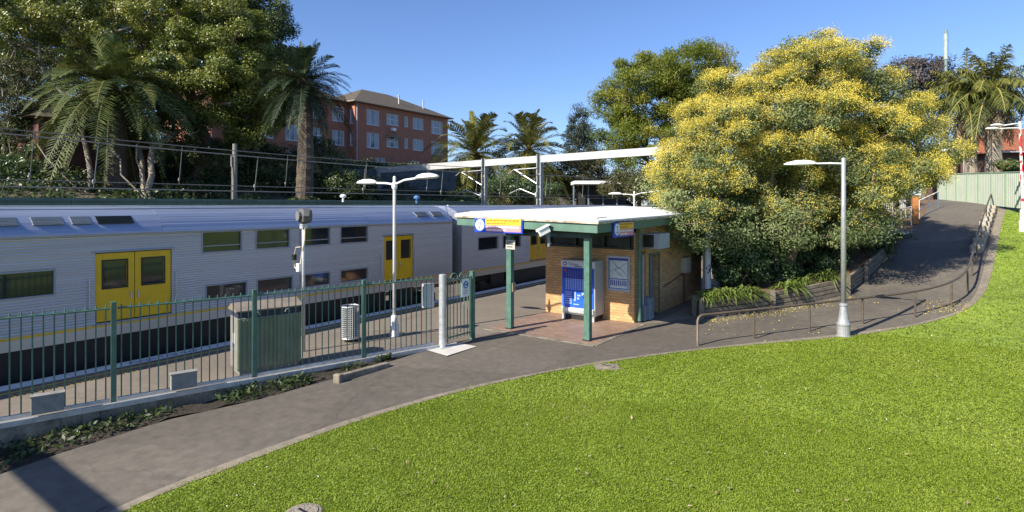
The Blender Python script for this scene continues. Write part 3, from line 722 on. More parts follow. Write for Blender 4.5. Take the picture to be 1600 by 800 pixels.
numsign((-10.87,13.325,2.88),(1,0,0),1.74,'blue platform sign numbered 2 with yellow and pink panels on the sunny front fascia')
numsign((-6.74,14.25,2.80),(0,1,0),1.35,'shaded platform sign numbered 2 on the right side fascia of the kiosk')
# way sign on left post
s=thing('small_notice_sign','small pale notice sign at the top of the left green kiosk post','sign',(-9.85,13.7,2.45))
m=MB((-9.85,13.7,2.45)); m.bb((-9.99,13.705,2.38),(-9.66,13.73,2.66)); b_=m.build('plate',mat('notice_grey',(.4,.39,.34),.6,var=.1),s)
m=MB((-9.85,13.7,2.45))
for z,a,b in ((2.58,-9.94,-9.72),(2.52,-9.95,-9.70),(2.44,-9.94,-9.74)): 
    x=a
    while x<b: m.bb((x,13.70,z),(x+.035,13.7045,z+.03)); x+=.05
m.build('small_print',BLACK,b_)
# CCTV
c0=(-8.35,13.3,2.75)
s=thing('security_camera','white boxy security camera hanging below the green fascia','security camera',c0)
rot=Matrix.Rotation(R(-28),3,'X')@Matrix.Rotation(R(18),3,'Z')
m=MB(c0); m.box((-8.35,13.2,2.98),(.19,.34,.18),m=Matrix.Rotation(R(-35),3,'Z')@Matrix.Rotation(R(25),3,'X')); h=m.build('housing',WHITE,s,bevel=.012)
m=MB(c0); m.box((-8.35,13.19,3.08),(.23,.38,.02),m=Matrix.Rotation(R(-35),3,'Z')@Matrix.Rotation(R(25),3,'X')); m.build('sunshade',WHITE,s)
m=MB(c0); m.box((-8.447,13.068,2.908),(.12,.02,.10),m=Matrix.Rotation(R(-35),3,'Z')@Matrix.Rotation(R(25),3,'X')); m.build('lens',BLACK,h)
m=MB(c0); m.tube([(-8.3,13.3,2.9),(-8.27,13.36,2.7),(-8.27,13.45,2.62)],.035,8); m.tube([(-8.27,13.36,2.55),(-8.27,13.36,3.0)],.04,8); m.build('bracket',BLUEG,s)
# ------------------------------------------------------------------ fence
FO=(-11.4,6.6,0)
BOXG=mat('box_grey',(.22,.22,.205),.8,var=.2,scale=8,bump=.2)
fence=thing('platform_fence','dark green steel picket fence between the platform and the lower path','fence',FO)
posts=[-2.75,-.4,1.95,4.3,6.65,9.0]
fz=1.82
dirf=Vector((.2885,1,0)).normalized(); fa=math.atan2(dirf.y,dirf.x)
for u in posts:
    m=MB(FO); m.box((fl(u),u,.7),(.085,.085,2.42),fa); m.build('post',GREEN,fence,bevel=.004)
    if u==-2.75: pass
ends=posts+[10.88]
for a,b in zip(ends[:-1],ends[1:]):
    m=MB(FO)
    pa=Vector((fl(a),a,0))+dirf*.06; pb=Vector((fl(b),b,0))-dirf*.06; L=(pb-pa).length; k=int(L/.152)
    for i in range(k+1):
        p=pa.lerp(pb,(i+.4)/(k+.8)); m.tube([(p.x,p.y,.14),(p.x,p.y,fz+.045)],.0125,6)
    m.build('picket_panel',GREEN,fence)
    m=MB(FO); m.tube([pa+Vector((0,0,fz-.03)),pb+Vector((0,0,fz-.03))],.022,6); m.build('top_rail',GREEN,fence)
    m=MB(FO); m.box(((pa+pb)/2+Vector((0,0,.11))),(L,.06,.055),fa); m.build('bottom_rail',GALV,fence)
# kerb pipe along the wall top
m=MB(FO); m.box((fl(2.5)+.11,2.5,.03),(17.5,.09,.09),fa); m.build('base_channel',GALV,fence)
for (px,py,lab) in ((102,637,'grey concrete box fixed low on the fence nearest the left edge'),(301,596,'smaller looking grey concrete box fixed low on the fence by the second post')):
    u=3.35 if px==102 else 5.32
    t=thing('fence_box',lab,'box',(fl(u)+.09,u,.16),0,'grey boxes along the fence foot')
    m=MB((fl(u)+.09,u,.16)); m.box((fl(u)+.17,u,.29),(.44,.16,.3),fa); m.build('body',BOXG,t,bevel=.008)
    m=MB((fl(u)+.09,u,.16)); m.box((fl(u)+.17,u,.445),(.47,.19,.02),fa); m.build('lid',BOXG,t)
# gate
g0=(-10.05,11.5,0)
gp=thing('gate_post','stout galvanised tube post where the fence meets the gate','post',(-10.03,10.98,0))
m=MB((-10.03,10.98,0)); m.lathe((-10.03,10.98,0),[(.095,0),(.095,1.88),(.075,1.9)],18); m.build('tube',GALV,gp,smooth=False)
m=MB((-10.03,10.98,0)); m.box((-10.03,10.98,.015),(.3,.3,.03),fa); m.build('base_plate',GALV,gp)
gt=thing('pedestrian_gate','green metal gate with looped top bars beside the silver post','gate',g0)
ga=Vector((-10.0,11.14,0)); gb=Vector((-9.98,12.02,0))
m=MB(g0)
for z in (.22,1.72): m.tube([ga+Vector((0,0,z)),gb+Vector((0,0,z))],.02,6)
m.tube([ga+Vector((0,0,.1)),ga+Vector((0,0,1.78))],.022,6); m.tube([gb+Vector((0,0,.1)),gb+Vector((0,0,1.78))],.022,6); m.build('gate_frame',GREENL,gt)
m=MB(g0)
for i in range(6):
    p=ga.lerp(gb,(i+.7)/6.4); m.tube([(p.x,p.y,.15),(p.x,p.y,1.76)],.0125,6)
m.build('bars',GREENL,gt)
m=MB(g0)
for c_ in (.28,.68):
    p=ga.lerp(gb,c_); m.tube([(p.x,p.y+.15*math.cos(w),1.74+.15*math.sin(w)) for w in np.linspace(0,math.pi,9)],.014,6)
m.build('loop_top',GREENL,gt)
m=MB((-9.98,12.11,0)); m.box((-9.98,12.13,.93),(.11,.11,1.86)); 
ep=thing('gate_end_post','square green post closing the gate opening','post',(-9.98,12.13,0)); m.off=Vector((-9.98,12.13,0)); m.v=[]; m.f=[]; m.box((-9.98,12.13,.93),(.11,.11,1.86)); m.build('shaft',GREEN,ep,bevel=.004)
m=MB((-9.98,12.13,0)); m.box((-9.98,12.13,1.87),(.125,.125,.02)); m.build('cap',GREEN,ep)
sg=(-9.95,11.8,1.4)
s=thing('gate_sign','white sign with a blue ring hanging on the green gate','sign',sg)
m=MB(sg); m.bb((-9.965,11.66,1.22),(-9.95,11.96,1.70)); pb_=m.build('plate',WHITE,s)
m=MB(sg); m.tube([(-9.946,11.81+.085*math.cos(w),1.54+.085*math.sin(w)) for w in np.linspace(0,2*math.pi,17)],.02,6); m.build('ring',SKYB,pb_)
m=MB(sg); m.bb((-9.949,11.70,1.53),(-9.940,11.92,1.56)); m.build('ring_bar',NAVY,pb_)
m=MB(sg)
for k in range(3): m.bb((-9.949,11.71,1.3+k*.04),(-9.946,11.9,1.315+k*.04))
m.build('small_print',mat('print_grey',(.4,.4,.42),.6,bump=0),pb_)
m=MB(); m.add([tuple(at(664,546,.013)),tuple(at(698,556,.013)),tuple(at(745,541,.013)),tuple(at(712,535,.013))],[(0,1,2,3)])
tag(m.build('white_pavement_plate',mat('plate_white',(.5,.48,.45),.8,var=.1,bump=.2)),'white rectangular pavement plate set in the path by the gate','plate')
# grey intercom box behind fence
t=thing('control_box','slim grey control box on the fence just left of the silver post','box',(-10.5,10.6,1.0))
m=MB((-10.5,10.6,1.0)); m.box((-10.3,10.72,1.36),(.3,.12,.62),fa); m.build('body',GREYP,t,bevel=.01)
m=MB((-10.5,10.6,1.0)); m.box((-10.29,10.65,1.36),(.24,.02,.5),fa); m.build('door',GREYP,t)
# ------------------------------------------------------------------ cabinet
OLIVE=mat('olive_ribbed',(.21,.24,.145),.55,var=.2,scale=3,bump=.05)
co_=(-12.02,7.28,0); ca=math.radians(74)
C=thing('equipment_cabinet','long olive ribbed equipment cabinet with a shallow pitched lid behind the fence','cabinet',co_,ca-R(90)+R(90))
# local frame: x along the length, y to the back
m=MB(); m.box((0,0,.68),(1.36,.62,1.12)); m.box((0,0,.07),(1.26,.55,.12)); m.build('body',mat('cabinet_grey',(.2,.2,.18),.55,var=.15,scale=4,bump=.05),C,bevel=.01)
m=MB()
for k in range(15): m.box((-.63+k*.09,-.325,.68),(.045,.03,1.06))
m.box((0,-.318,.68),(1.34,.012,1.10))
m.build('ribbed_front',OLIVE,C)
m=MB(); m.box((0,0,1.31),(1.3,.56,.14)); m.build('vent_band',mat('vent_dark_blue',(.03,.035,.06),.5,bump=0),C)
m=MB(); m.add([(-.71,-.36,1.38),(.71,-.36,1.38),(.71,.36,1.38),(-.71,.36,1.38),(-.71,-.36,1.41),(.71,-.36,1.41),(.71,.36,1.41),(-.71,.36,1.41),(-.71,.1,1.54),(.71,.1,1.54)],[(0,3,2,1),(0,1,5,4),(2,3,7,6),(4,5,9,8),(6,7,8,9),(1,2,6,9,5),(3,0,4,8,7)])
m.build('lid',mat('lid_tan',(.25,.21,.16),.5,metal=.2,var=.2,scale=4),C)
m=MB()
for x in (-.3,.35): m.tube([(x-.05,-.375,1.3),(x-.03,-.40,1.36),(x+.03,-.40,1.36),(x+.05,-.375,1.3)],.012,6)
m.build('latch',GALV,C)
m=MB(); m.box((-.685,-.02,.72),(.008,.16,.34)); lb=m.build('notice_label',WHITE,C)
m=MB(); m.box((-.691,-.02,.62),(.004,.14,.11)); m.build('blue_print',NAVY,lb)
# ------------------------------------------------------------------ perforated bin
bo=(-12.55,10.05,0)
B=thing('litter_bin','pale perforated metal litter bin standing on the platform','litter bin',bo)
m=MB(); 
nr,nz=28,15
vs=[];r0=.24
for j in range(nz+1):
    z=.10+j*.84/nz
    for k in range(nr): w=2*math.pi*k/nr; vs.append((r0*math.cos(w),r0*math.sin(w),z))
fs=[(j*nr+k,j*nr+(k+1)%nr,(j+1)*nr+(k+1)%nr,(j+1)*nr+k) for j in range(nz) for k in range(nr)]
m.add(vs,fs); drum=m.build('drum',mat('bin_grey',(.48,.5,.49),.5,metal=.2,var=.12,scale=8,bump=.02),B)
w_=drum.modifiers.new('w','WIREFRAME'); w_.thickness=.024; w_.use_even_offset=False
m=MB(); m.lathe((0,0,0),[(.2,.12),(.205,.86),(.19,.86),(.185,.14)],20); m.build('liner',DARK,B)
m=MB(); m.tube([(.245*math.cos(w),.245*math.sin(w),.95) for w in np.linspace(0,2*math.pi,25)],.016,6); m.tube([(.245*math.cos(w),.245*math.sin(w),.10) for w in np.linspace(0,2*math.pi,25)],.016,6); m.build('rim',GALV,B)
m=MB(); m.lathe((0,0,0),[(.16,0),(.16,.03),(.06,.05),(.06,.12)],16); m.build('pedestal',BLACK,B)
# ------------------------------------------------------------------ lamps
def lathe_pole(m,x,y,z,h,r0,r1):
    m.lathe((x,y,z),[(r0,0),(r1,h)],14)
def head(m,p,d,L=.72,w=.15,h=.1):
    """cobra shell along d"""
    d=Vector(d).normalized(); s=d.cross(Vector((0,0,1))).normalized(); up=s.cross(d)
    if up.z<0: up=-up
    prof=[(0,.3,.35),(.12,.62,.75),(.35,.95,1),(.65,1,.95),(.88,.72,.6),(1,.25,.25)]
    rings=[]
    for t,ww,hh in prof:
        c=Vector(p)+d*(t*L)
        rings.append([c+s*(w*ww*math.cos(a))+up*(h*hh*(math.sin(a) if math.sin(a)>0 else .35*math.sin(a))) for a in np.linspace(0,2*math.pi,15)[:-1]])
    n=14; vs=[q for r_ in rings for q in r_]
    fs=[(i*n+k,i*n+(k+1)%n,(i+1)*n+(k+1)%n,(i+1)*n+k) for i in range(len(rings)-1) for k in range(n)]+[tuple(reversed(range(n))),tuple((len(rings)-1)*n+k for k in range(n))]
    m.add(vs,fs)
LENS=glass('lamp_lens',(.35,.37,.36),.25,.6)
def lamp(loc,H,label,arms,cast=False,rz=0,group=None,rp=.05,mm=LAMPW,hl=.8):
    t=thing('street_lamp',label,'street lamp',loc,rz,group)
    if cast:
        m=MB(); m.lathe((0,0,0),[(.19,0),(.19,.04),(.165,.05),(.165,.3),(.178,.33),(.178,.37),(.155,.4),(.13,.5),(.1,.72),(.088,.84),(.11,.86),(.11,.9),(.075,.93)],20); m.build('cast_base',mm,t,smooth=False)
        m=MB(); m.lathe((0,0,.9),[(.072,0),(.055,H-.9),(.03,H-.88)],14); m.build('pole',mm,t,smooth=True)
    else:
        m=MB(); m.lathe((0,0,0),[(.1,0),(.1,.3),(.13,.31),(.13,.02)],14) ; m.lathe((0,0,.0),[(.14,0),(.14,.02),(.11,.04),(.1,.55),(.06,.6)],14); m.build('base',mm,t)
        m=MB(); m.lathe((0,0,.55),[(rp*1.05,0),(rp*.85,H-.55),(rp*.9,H-.5),(rp*.4,H-.46)],12); m.build('pole',mm,t,smooth=True)
        m=MB(); m.lathe((0,0,H-.28),[(rp*1.2,0),(rp*1.6,.05),(rp*1.6,.15),(rp*1.0,.2)],12); m.build('collar',mm,t)
    for (dx,dy,L,rise) in arms:
        d=Vector((dx,dy,0)).normalized(); z0=H-.15
        a=Vector((0,0,z0)); e=d*L+Vector((0,0,z0+rise)); mid=d*(L*.45)+Vector((0,0,z0+rise*.75))
        m=MB(); m.tube([a,mid,e],.03,8); ar=m.build('arm',mm,t)
        m=MB(); dd=(e-mid).normalized()*.6+d; head(m,e-d*.05,dd,hl,.15,.12); hd=m.build('lamp_head',LAMPW,ar,smooth=True)
        m=MB(); m.box(e+d*(hl*.55)+Vector((0,0,.012)),(.36,.17,.06),math.atan2(d.y,d.x)); m.build('lens',LENS,hd)
    return t
l0=lamp((-12.02,11.16,0),4.42,'white double headed platform lamp standing behind the green fence',[(.95,.05,.85,.16),(-.95,-.05,.75,.06)],group='double headed platform lamps')
lb=og(1318,526)
lamp((lb.x,lb.y,lb.z),4.95,'grey single arm lamp with a cast base at the edge of the lawn',[(-1,.02,.72,.03)],cast=True,mm=mat('lamp_grey_silver',(.34,.35,.36),.42,metal=.35,var=.15,scale=6,bump=.03),hl=.85)
for px,py,D,lab in ((700,300,31,'double headed platform lamp just right of the gantry palms'),):
    pass
for (x,u,lab) in ((-13.6,31.5,'distant double platform lamp beside the left gantry mast'),(-12.5,45.0,'distant double platform lamp in front of the shrubs right of the masts'),(-10.0,47.0,'farthest double platform lamp near the flowering tree')):
    q=dup(l0,(x,u,0),R(20),lab)
# signal post
s0=(-12.62,8.65,0)
s=thing('signal_post','slim pole with an octagonal drum head and looped cables by the cabinet','signal post',s0)
m=MB(s0); m.lathe(s0,[(.045,0),(.04,3.15),(.02,3.17)],10); m.build('pole',GALV,s,smooth=True)
fd=Vector((.58,-.814,0))
m=MB(s0); c_=Vector((s0[0],s0[1],3.42)); 
m.tube([c_+Vector((.16,.1,0)),c_-Vector((-.02,.02,0)),c_-Vector((.0,.09,0)),c_-Vector((.0,.12,0))],[.17,.21,.19,.1],8); hd=m.build('drum_head',mat('drum_grey',(.09,.09,.09),.6,var=.3,scale=12),s)
m=MB(s0); m.tube([c_-Vector((.02,.12,0)),c_-Vector((.03,.16,0))],.13,8); m.build('rear_plate',mat('plate_dark',(.16,.16,.155),.5,var=.3,scale=15),hd)
m=MB(s0); m.box(c_-Vector((0,.0,.26)),(.12,.14,.12)); m.build('mount',GALV,s)
m=MB(s0); m.tube([c_-Vector((-.06,0,.28)),c_-Vector((-.09,.03,.6)),c_-Vector((0.02,.03,.95)),c_-Vector((.07,.04,1.25))],.022,6)
m.tube([c_-Vector((.05,.05,.78)),c_-Vector((.2,.08,.8)),c_-Vector((.3,.08,1.05)),c_-Vector((.26,.08,1.3)),c_-Vector((.08,.06,1.4))],.014,6); m.build('cable',mat('cable_cream',(.5,.46,.36),.6,bump=0),s)
m=MB(s0); m.box(c_-Vector((.1,.07,1.3)),(.1,.08,.2)); m.build('junction_box',WHITE,s); 
m=MB(s0); m.box(c_-Vector((.28,.08,1.05)),(.09,.09,.14)); m.build('small_box',BLACK,s)
# covers in the lawn
for px,py,rx,lab in ((948,575,.3,'small concrete framed access cover at the lawn edge near the forecourt'),(474,806,.28,'round access cover in the lawn at the bottom edge')):
    p=og(px,py); t=thing('access_cover',lab,'access cover',p)
    m=MB(); 
    if px==948: m.box((0,0,.01),(.56,.44,.05),ANG)
    else: m.lathe((0,0,-.02),[(.24,0),(.24,.05),(.22,.06)],20)
    m.build('surround',CONC,t)
    m=MB(); m.lathe((0,0,.0),[(.18,0),(.18,.05),(.02,.052)],20) ; m.build('lid',CONCD,t)
    m=MB(); m.box((0,0,.055),(.2,.03,.006)); m.build('slot',BLACK,t)
# ------------------------------------------------------------------ vegetation tools
def unit(a): return a/np.maximum(1e-9,np.linalg.norm(a,axis=-1,keepdims=True))
def leaves(P,nrm,Lm,Wm,r,droop=.25,fold=.0):
    """diamond leaves at P with rough normals"""
    n=len(P); rd=unit(r.normal(size=(n,3)))
    ax=unit(np.cross(nrm,rd)); ax[:,2]-=droop; ax=unit(ax)
    sd=unit(np.cross(ax,nrm))
    L=(Lm*r.uniform(.6,1.25,n))[:,None]; W=(Wm*r.uniform(.7,1.2,n))[:,None]
    a=P-ax*L*.5; b=P+sd*W*.5+ax*L*.08; c=P+ax*L*.5; d=P-sd*W*.5+ax*L*.08
    V=np.stack([a,b,c,d],1).reshape(-1,3); F=np.arange(4*n).reshape(n,4)
    return V,F
def clusters(ells,n,mind,r,shell=.5,lobe=.15):
    ells=np.array([list(c)+list(q) for c,q in ells],float); vol=ells[:,3]*ells[:,4]*ells[:,5]; out=[]
    for _ in range(n*14):
        e=ells[r.choice(len(ells),p=vol/vol.sum())]
        d=unit(r.normal(size=3)); rad=r.uniform(shell,1)**.6*(1+lobe*math.sin(3.3*d[0]+5*d[2]+e[0])*math.sin(4.1*d[1]+2.3*d[2]+e[1]))*(1.12 if r.uniform()<.08 else 1)
        p=e[:3]+d*rad*e[3:]
        if all(np.linalg.norm(p-q)>mind for q in out[-400:]): out.append(p)
        if len(out)>=n: break
    return np.array(out)
def skeleton(base,fork,cl,tr,r,stems=1,tip=.018):
    base=np.array(base,float); fork=np.array(fork,float)
    nodes=[base];par=[-1];plen=[0.]
    tops=[]
    for s in range(stems):
        off=np.zeros(3) if stems==1 else np.r_[r.normal(size=2)*.32,0]
        prev=0
        f=fork+off*2.2
        for k in range(1,5):
            t=k/4; p=base+off*.5*min(1,t*2)+(f-base)*t+np.r_[r.normal(size=2)*.09*np.linalg.norm(f-base)*.3*(1 if k<4 else 0),0]
            nodes.append(p);par.append(prev);plen.append(plen[prev]+np.linalg.norm(p-nodes[prev])); prev=len(nodes)-1
        tops.append(prev)
    order=np.argsort(np.linalg.norm(cl-fork,axis=1))
    valid=set()
    for i in order:
        c=cl[i]; A=np.array(nodes); d=np.linalg.norm(A-c,axis=1)
        cost=d+.25*np.array(plen); cost[:1]+=99
        for j in range(1,len(nodes)):
            if A[j][2]>c[2]+.6: cost[j]+=2*(A[j][2]-c[2])
        j=int(np.argmin(cost)); a=A[j]
        L=np.linalg.norm(c-a); m=max(1,int(L/1.1)); prev=j
        for k in range(1,m+1):
            t=k/m; p=a+(c-a)*t+np.r_[r.normal(size=2)*.06*L,(.10*L*math.sin(math.pi*t))]*(1 if k<m else 0)
            nodes.append(p);par.append(prev);plen.append(plen[prev]+L/m);prev=len(nodes)-1
    cnt=np.zeros(len(nodes)); ch=[0]*len(nodes)
    for i in range(1,len(nodes)): ch[par[i]]+=1
    for i in range(len(nodes)-1,0,-1):
        if ch[i]==0: cnt[i]+=1
        cnt[par[i]]+=cnt[i]
    rad=tip*np.maximum(cnt,1)**.5; rad*=tr/rad[1:].max()
    rad=np.maximum(rad,tip*.55)
    return np.array(nodes),par,rad
def limbs(nodes,par,rad,n=6,flare=1.35):
    V=[];F=[]
    for i in range(1,len(nodes)):
        a=nodes[par[i]];b=nodes[i]; t=b-a; L=np.linalg.norm(t)
        if L<1e-4: continue
        t/=L; ref=np.array([0,0,1.]) if abs(t[2])<.9 else np.array([1.,0,0]); s=np.cross(t,ref); s/=np.linalg.norm(s); q=np.cross(t,s)
        ra=min(rad[par[i]],rad[i]*1.5) if par[i]!=0 else rad[i]*flare
        o=len(V)
        for c,rr in ((a-t*rad[i]*.3,ra),(b+t*rad[i]*.3,rad[i])):
            for k in range(n):
                w=2*math.pi*k/n; V.append(c+(s*math.cos(w)+q*math.sin(w))*rr)
        for k in range(n): F.append((o+k,o+(k+1)%n,o+n+(k+1)%n,o+n+k))
    return np.array(V),np.array(F)
def tree(name,label,cat,base,ells,ncl,mind,rcl,nleaf,Lf,Wf,lmat,seed,tr=.25,fork=None,stems=1,bark=None,group=None,flat=.7,droop=.25,shell=.5,blossom=None,partname='crown',tip=.018,up=.5,lobe=.15):
    r=np.random.default_rng(seed); base=np.array(base,float)
    t=thing(name,label,cat,tuple(base),0,group)
    cl=clusters(ells,ncl,mind,r,shell,lobe)
    if fork is None:
        c=np.mean([e[0] for e in ells],axis=0); fork=base+(np.array(c)-base)*.45
    nd,pa,rd=skeleton(base,fork,cl,tr,r,stems,tip)
    V,F=limbs(nd,pa,rd)
    bigmesh('trunk',V-base,F,bark or BARK,t,smooth=True)
    k=nleaf//len(cl); ci=np.repeat(np.arange(len(cl)),k); n=len(ci)
    d=unit(r.normal(size=(n,3))); rr=r.uniform(0,1,n)**.45
    rc=(rcl*r.uniform(.65,1.35,len(cl)))[ci][:,None]
    P=cl[ci]+d*rr[:,None]*rc*np.array([1,1,flat])
    cen=np.mean([np.array(e[0]) for e in ells],axis=0)
    outw=unit(cl-cen)[ci]
    nr=unit(d*.5+outw*.35+np.array([0,0,up])+r.normal(size=(n,3))*.55)
    tint=np.clip(.5+.25*r.normal(size=len(cl))[ci]+.2*r.normal(size=n),0,1)
    V,F=leaves(P,nr,Lf,Wf,r,droop)
    bigmesh(partname,V-base,F,lmat,t,np.repeat(tint,4))
    if blossom:
        bm,frac,bl,nb,crit=blossom
        w=np.clip(crit(cl),0,1)*(r.uniform(0,1,len(cl))<frac)
        pi_=r.choice(len(cl),nb,p=w/w.sum())
        # sprays: several blossoms share a small spray centre
        ns=nb//14; sc=cl[pi_[:ns]]; d=unit(r.normal(size=(ns,3))+np.array([0,0,.5])+unit(sc-cen)*.8)
        sc=sc+d*(rcl*r.uniform(.55,1.12,ns))[:,None]*np.array([1,1,flat])
        P=np.repeat(sc,14,0)+r.normal(size=(ns*14,3))*np.array([.075,.075,.06]); n=len(P)
        V,F=leaves(P,unit(r.normal(size=(n,3))+np.array([0,0,.6])),bl,bl*.8,r,0)
        bigmesh('blossom',V-base,F,bm,t,np.repeat(np.clip(np.repeat(r.uniform(0,1,ns),14)*.6+r.uniform(0,.4,n),0,1),4))
    return t
def palm(name,label,base,top,L,nf,lmat,seed,tr=.35,queen=False,group=None,dead=0,deadm=None,emin=-45,pairs=44,bark=None,leafl=.17,stiff=None):
    r=np.random.default_rng(seed); base=np.array(base,float); top=np.array(top,float)
    t=thing(name,label,'palm tree',tuple(base),0,group)
    m=MB(tuple(base)); k=26; pts=[];rs=[]
    for i in range(k+1):
        f=i/k; p=base+(top-base)*f+np.array([.12*math.sin(f*3),.08*math.sin(f*2.2),0]); pts.append(p); rs.append(tr*(1.25-.35*f if f>.08 else 1.5-3*f)*(1+.07*(i%2))*(1 if f<.9 else 1.15))
    m.tube(pts,rs,12); m.build('trunk',bark or PALMBARK,t)
    def fronds(n,e0,e1,Lr,stiff,lm,nm,drp,z_off=0.):
        V=[];F=[];T=[];cnt=0
        for q in range(n):
            f=(q+.5)/n; az=q*2.39996+r.normal()*.15; el=R(e0+(e1-e0)*f**.9+r.normal()*6); LL=Lr*r.uniform(.85,1.1)
            h=np.array([math.cos(az),math.sin(az),0]); d=h*math.cos(el)+np.array([0,0,math.sin(el)])
            tt=np.linspace(0,1,pairs+1); sag=stiff*LL*(.55+.45*math.cos(el))
            C=top-np.array([0,0,z_off])+d*LL*tt[:,None]-np.array([0,0,1])*(sag*tt[:,None]**2.1)
            # arc shortening
            C[:,:2]=top[:2]+(C[:,:2]-top[:2])*(1-.12*tt[:,None]**2)
            tg=unit(np.gradient(C,axis=0)); sd=unit(np.cross(tg,np.array([0,0,1.]))+1e-6*h); upv=np.cross(sd,tg)
            tw=r.normal()*.25; sd2=sd*math.cos(tw)+upv*math.sin(tw); upv2=np.cross(sd2,tg)
            # rachis
            wv=.045*(1-.8*tt)[:,None]*(LL/3.5)
            a=C+sd2*wv; b=C-sd2*wv; o=cnt
            V.append(np.stack([a,b],1).reshape(-1,3)); i_=np.arange(pairs)*2+o
            F.append(np.stack([i_,i_+1,i_+3,i_+2],1)); T.append(np.full(2*(pairs+1),.92)); cnt+=2*(pairs+1)
            ll=LL*leafl*np.clip(np.sin(np.pi*np.clip(tt*.9+.12,0,1))**.6,.15,1); ll=ll*(tt>.1)
            for s in (-1,1):
                jit=r.normal(size=(pairs+1,3))*.08
                dv=unit(sd2*s*.8+tg*.62+upv2*(.22 if not queen else -.0)+jit); 
                if queen: dv=unit(dv+r.normal(size=(pairs+1,3))*.28)
                tipp=C+dv*ll[:,None]-np.array([0,0,1])*(drp*ll[:,None]); midp=C+dv*(ll*.5)[:,None]-np.array([0,0,1])*(drp*.25*ll[:,None])
                wd=unit(np.cross(dv,upv2+.3*jit))*(.017*LL/3.2*(1.25 if not queen else 1.1))
                Q=np.stack([C-wd*.6,C+wd*.6,midp+wd,midp-wd,tipp],1).reshape(-1,3)
                i5=np.arange(pairs+1)*5+cnt
                V.append(Q); F.append(np.stack([i5,i5+1,i5+2,i5+3],1)); F.append(np.stack([i5+3,i5+2,i5+4,i5+4],1)); cnt+=5*(pairs+1)
                T.append(np.repeat(np.clip(.45+.3*(1-f)-.25+r.normal()*.16+r.normal(size=pairs+1)*.1,0,1),5))
        V=np.concatenate(V);F=np.concatenate(F);T=np.concatenate(T)
        # degenerate tail quads -> make a tiny width
        bad=F[:,2]==F[:,3]; 
        q=F[bad]; 
        V2=V[q[:,2]]+np.array([.002,.002,0]); idx=np.arange(len(V),len(V)+len(V2)); F[bad,3]=idx; V=np.concatenate([V,V2]); T=np.concatenate([T,T[q[:,2]]])
        bigmesh(nm,V-base,F,lm,t,T)
    fronds(nf,78,emin,L,stiff or (.42 if not queen else .55),lmat,'crown',.12 if not queen else .75)
    if dead: fronds(dead,-40,-84,L*.62,.3,deadm,'dead_fronds',.6,.7)
    return t
def strappy(label,loc,n,L,m,seed,group):
    r=np.random.default_rng(seed); t=thing('strappy_plant',label,'plant',tuple(loc),0,group)
    V=[];F=[];T=[];c=0
    for i in range(n):
        az=r.uniform(0,6.283); e=r.uniform(.5,1.35); LL=L*r.uniform(.6,1.15); h=np.array([math.cos(az),math.sin(az),0]); s=np.array([-h[1],h[0],0]); o=np.r_[r.normal(size=2)*.09,0]
        tt=np.linspace(0,1,6); P=o+h*(LL*math.cos(e)*tt)[:,None]*1.3+np.array([0,0,1])*(LL*math.sin(e)*tt-LL*.75*tt**2.4)[:,None]
        w=(.026*np.array([.8,1,1,.85,.5,.06]))[:,None]
        V.append(np.stack([P+s*w,P-s*w],1).reshape(-1,3)); k=np.arange(5)*2+c; F.append(np.stack([k,k+1,k+3,k+2],1)); c+=12; T.append(np.full(12,np.clip(.5+r.normal()*.25,0,1)))
    bigmesh('leaves',np.concatenate(V),np.concatenate(F),m,t,np.concatenate(T)); return t
# leaf materials (tint = per leaf variation)
L_CAMPH=leafmat('camphor_leaf',[(0,(.045,.075,.014)),(.45,(.14,.175,.028)),(.75,(.24,.26,.045)),(1,(.34,.34,.085))],.3,.42,.45)
L_DARK=leafmat('dark_leaf',[(0,(.018,.038,.012)),(.5,(.05,.08,.022)),(1,(.13,.16,.045))],.25,.45,.4)
L_OLIVE=leafmat('olive_leaf',[(0,(.03,.035,.012)),(.5,(.065,.07,.022)),(1,(.12,.12,.045))],.3,.5)
L_SHRUB=leafmat('shrub_leaf',[(0,(.02,.045,.014)),(.5,(.055,.10,.032)),(1,(.13,.19,.07))],.25,.4,.5)
L_JACA=leafmat('feather_leaf',[(0,(.08,.12,.014)),(.45,(.18,.22,.024)),(.75,(.27,.28,.035)),(1,(.38,.32,.05))],.45,.55)
L_WATT=leafmat('wattle_leaf',[(0,(.08,.12,.04)),(.5,(.17,.215,.08)),(1,(.28,.32,.14))],.3,.55)
L_FLOW=leafmat('wattle_blossom',[(0,(.48,.39,.06)),(.5,(.72,.59,.09)),(1,(.85,.76,.26))],.3,.8,.1)
L_PALM=leafmat('palm_leaf',[(0,(.03,.05,.014)),(.5,(.085,.115,.028)),(.8,(.17,.18,.045)),(.92,(.2,.17,.06)),(1,(.26,.22,.08))],.2,.6,.25)
L_PALMD=leafmat('dark_palm_leaf',[(0,(.012,.026,.014)),(.5,(.03,.052,.026)),(.92,(.10,.11,.04)),(1,(.12,.13,.05))],.2,.55,.3)
L_PALMG=leafmat('golden_palm_leaf',[(0,(.05,.07,.016)),(.45,(.14,.15,.03)),(.8,(.26,.23,.055)),(1,(.36,.29,.09))],.2,.55,.3)
L_DEAD=leafmat('dead_frond',[(0,(.17,.125,.08)),(.5,(.32,.25,.17)),(1,(.46,.38,.28))],.2,.8,.2)
L_PURP=leafmat('purple_grey_leaf',[(0,(.05,.045,.04)),(.5,(.10,.085,.075)),(1,(.16,.14,.12))],.3,.6)
L_CONI=leafmat('conifer_leaf',[(0,(.018,.03,.022)),(.5,(.035,.055,.036)),(1,(.07,.095,.06))],.15,.6)
L_STRAP=leafmat('strap_leaf',[(0,(.06,.10,.02)),(.5,(.14,.2,.04)),(1,(.28,.33,.10))],.3,.35,.5)
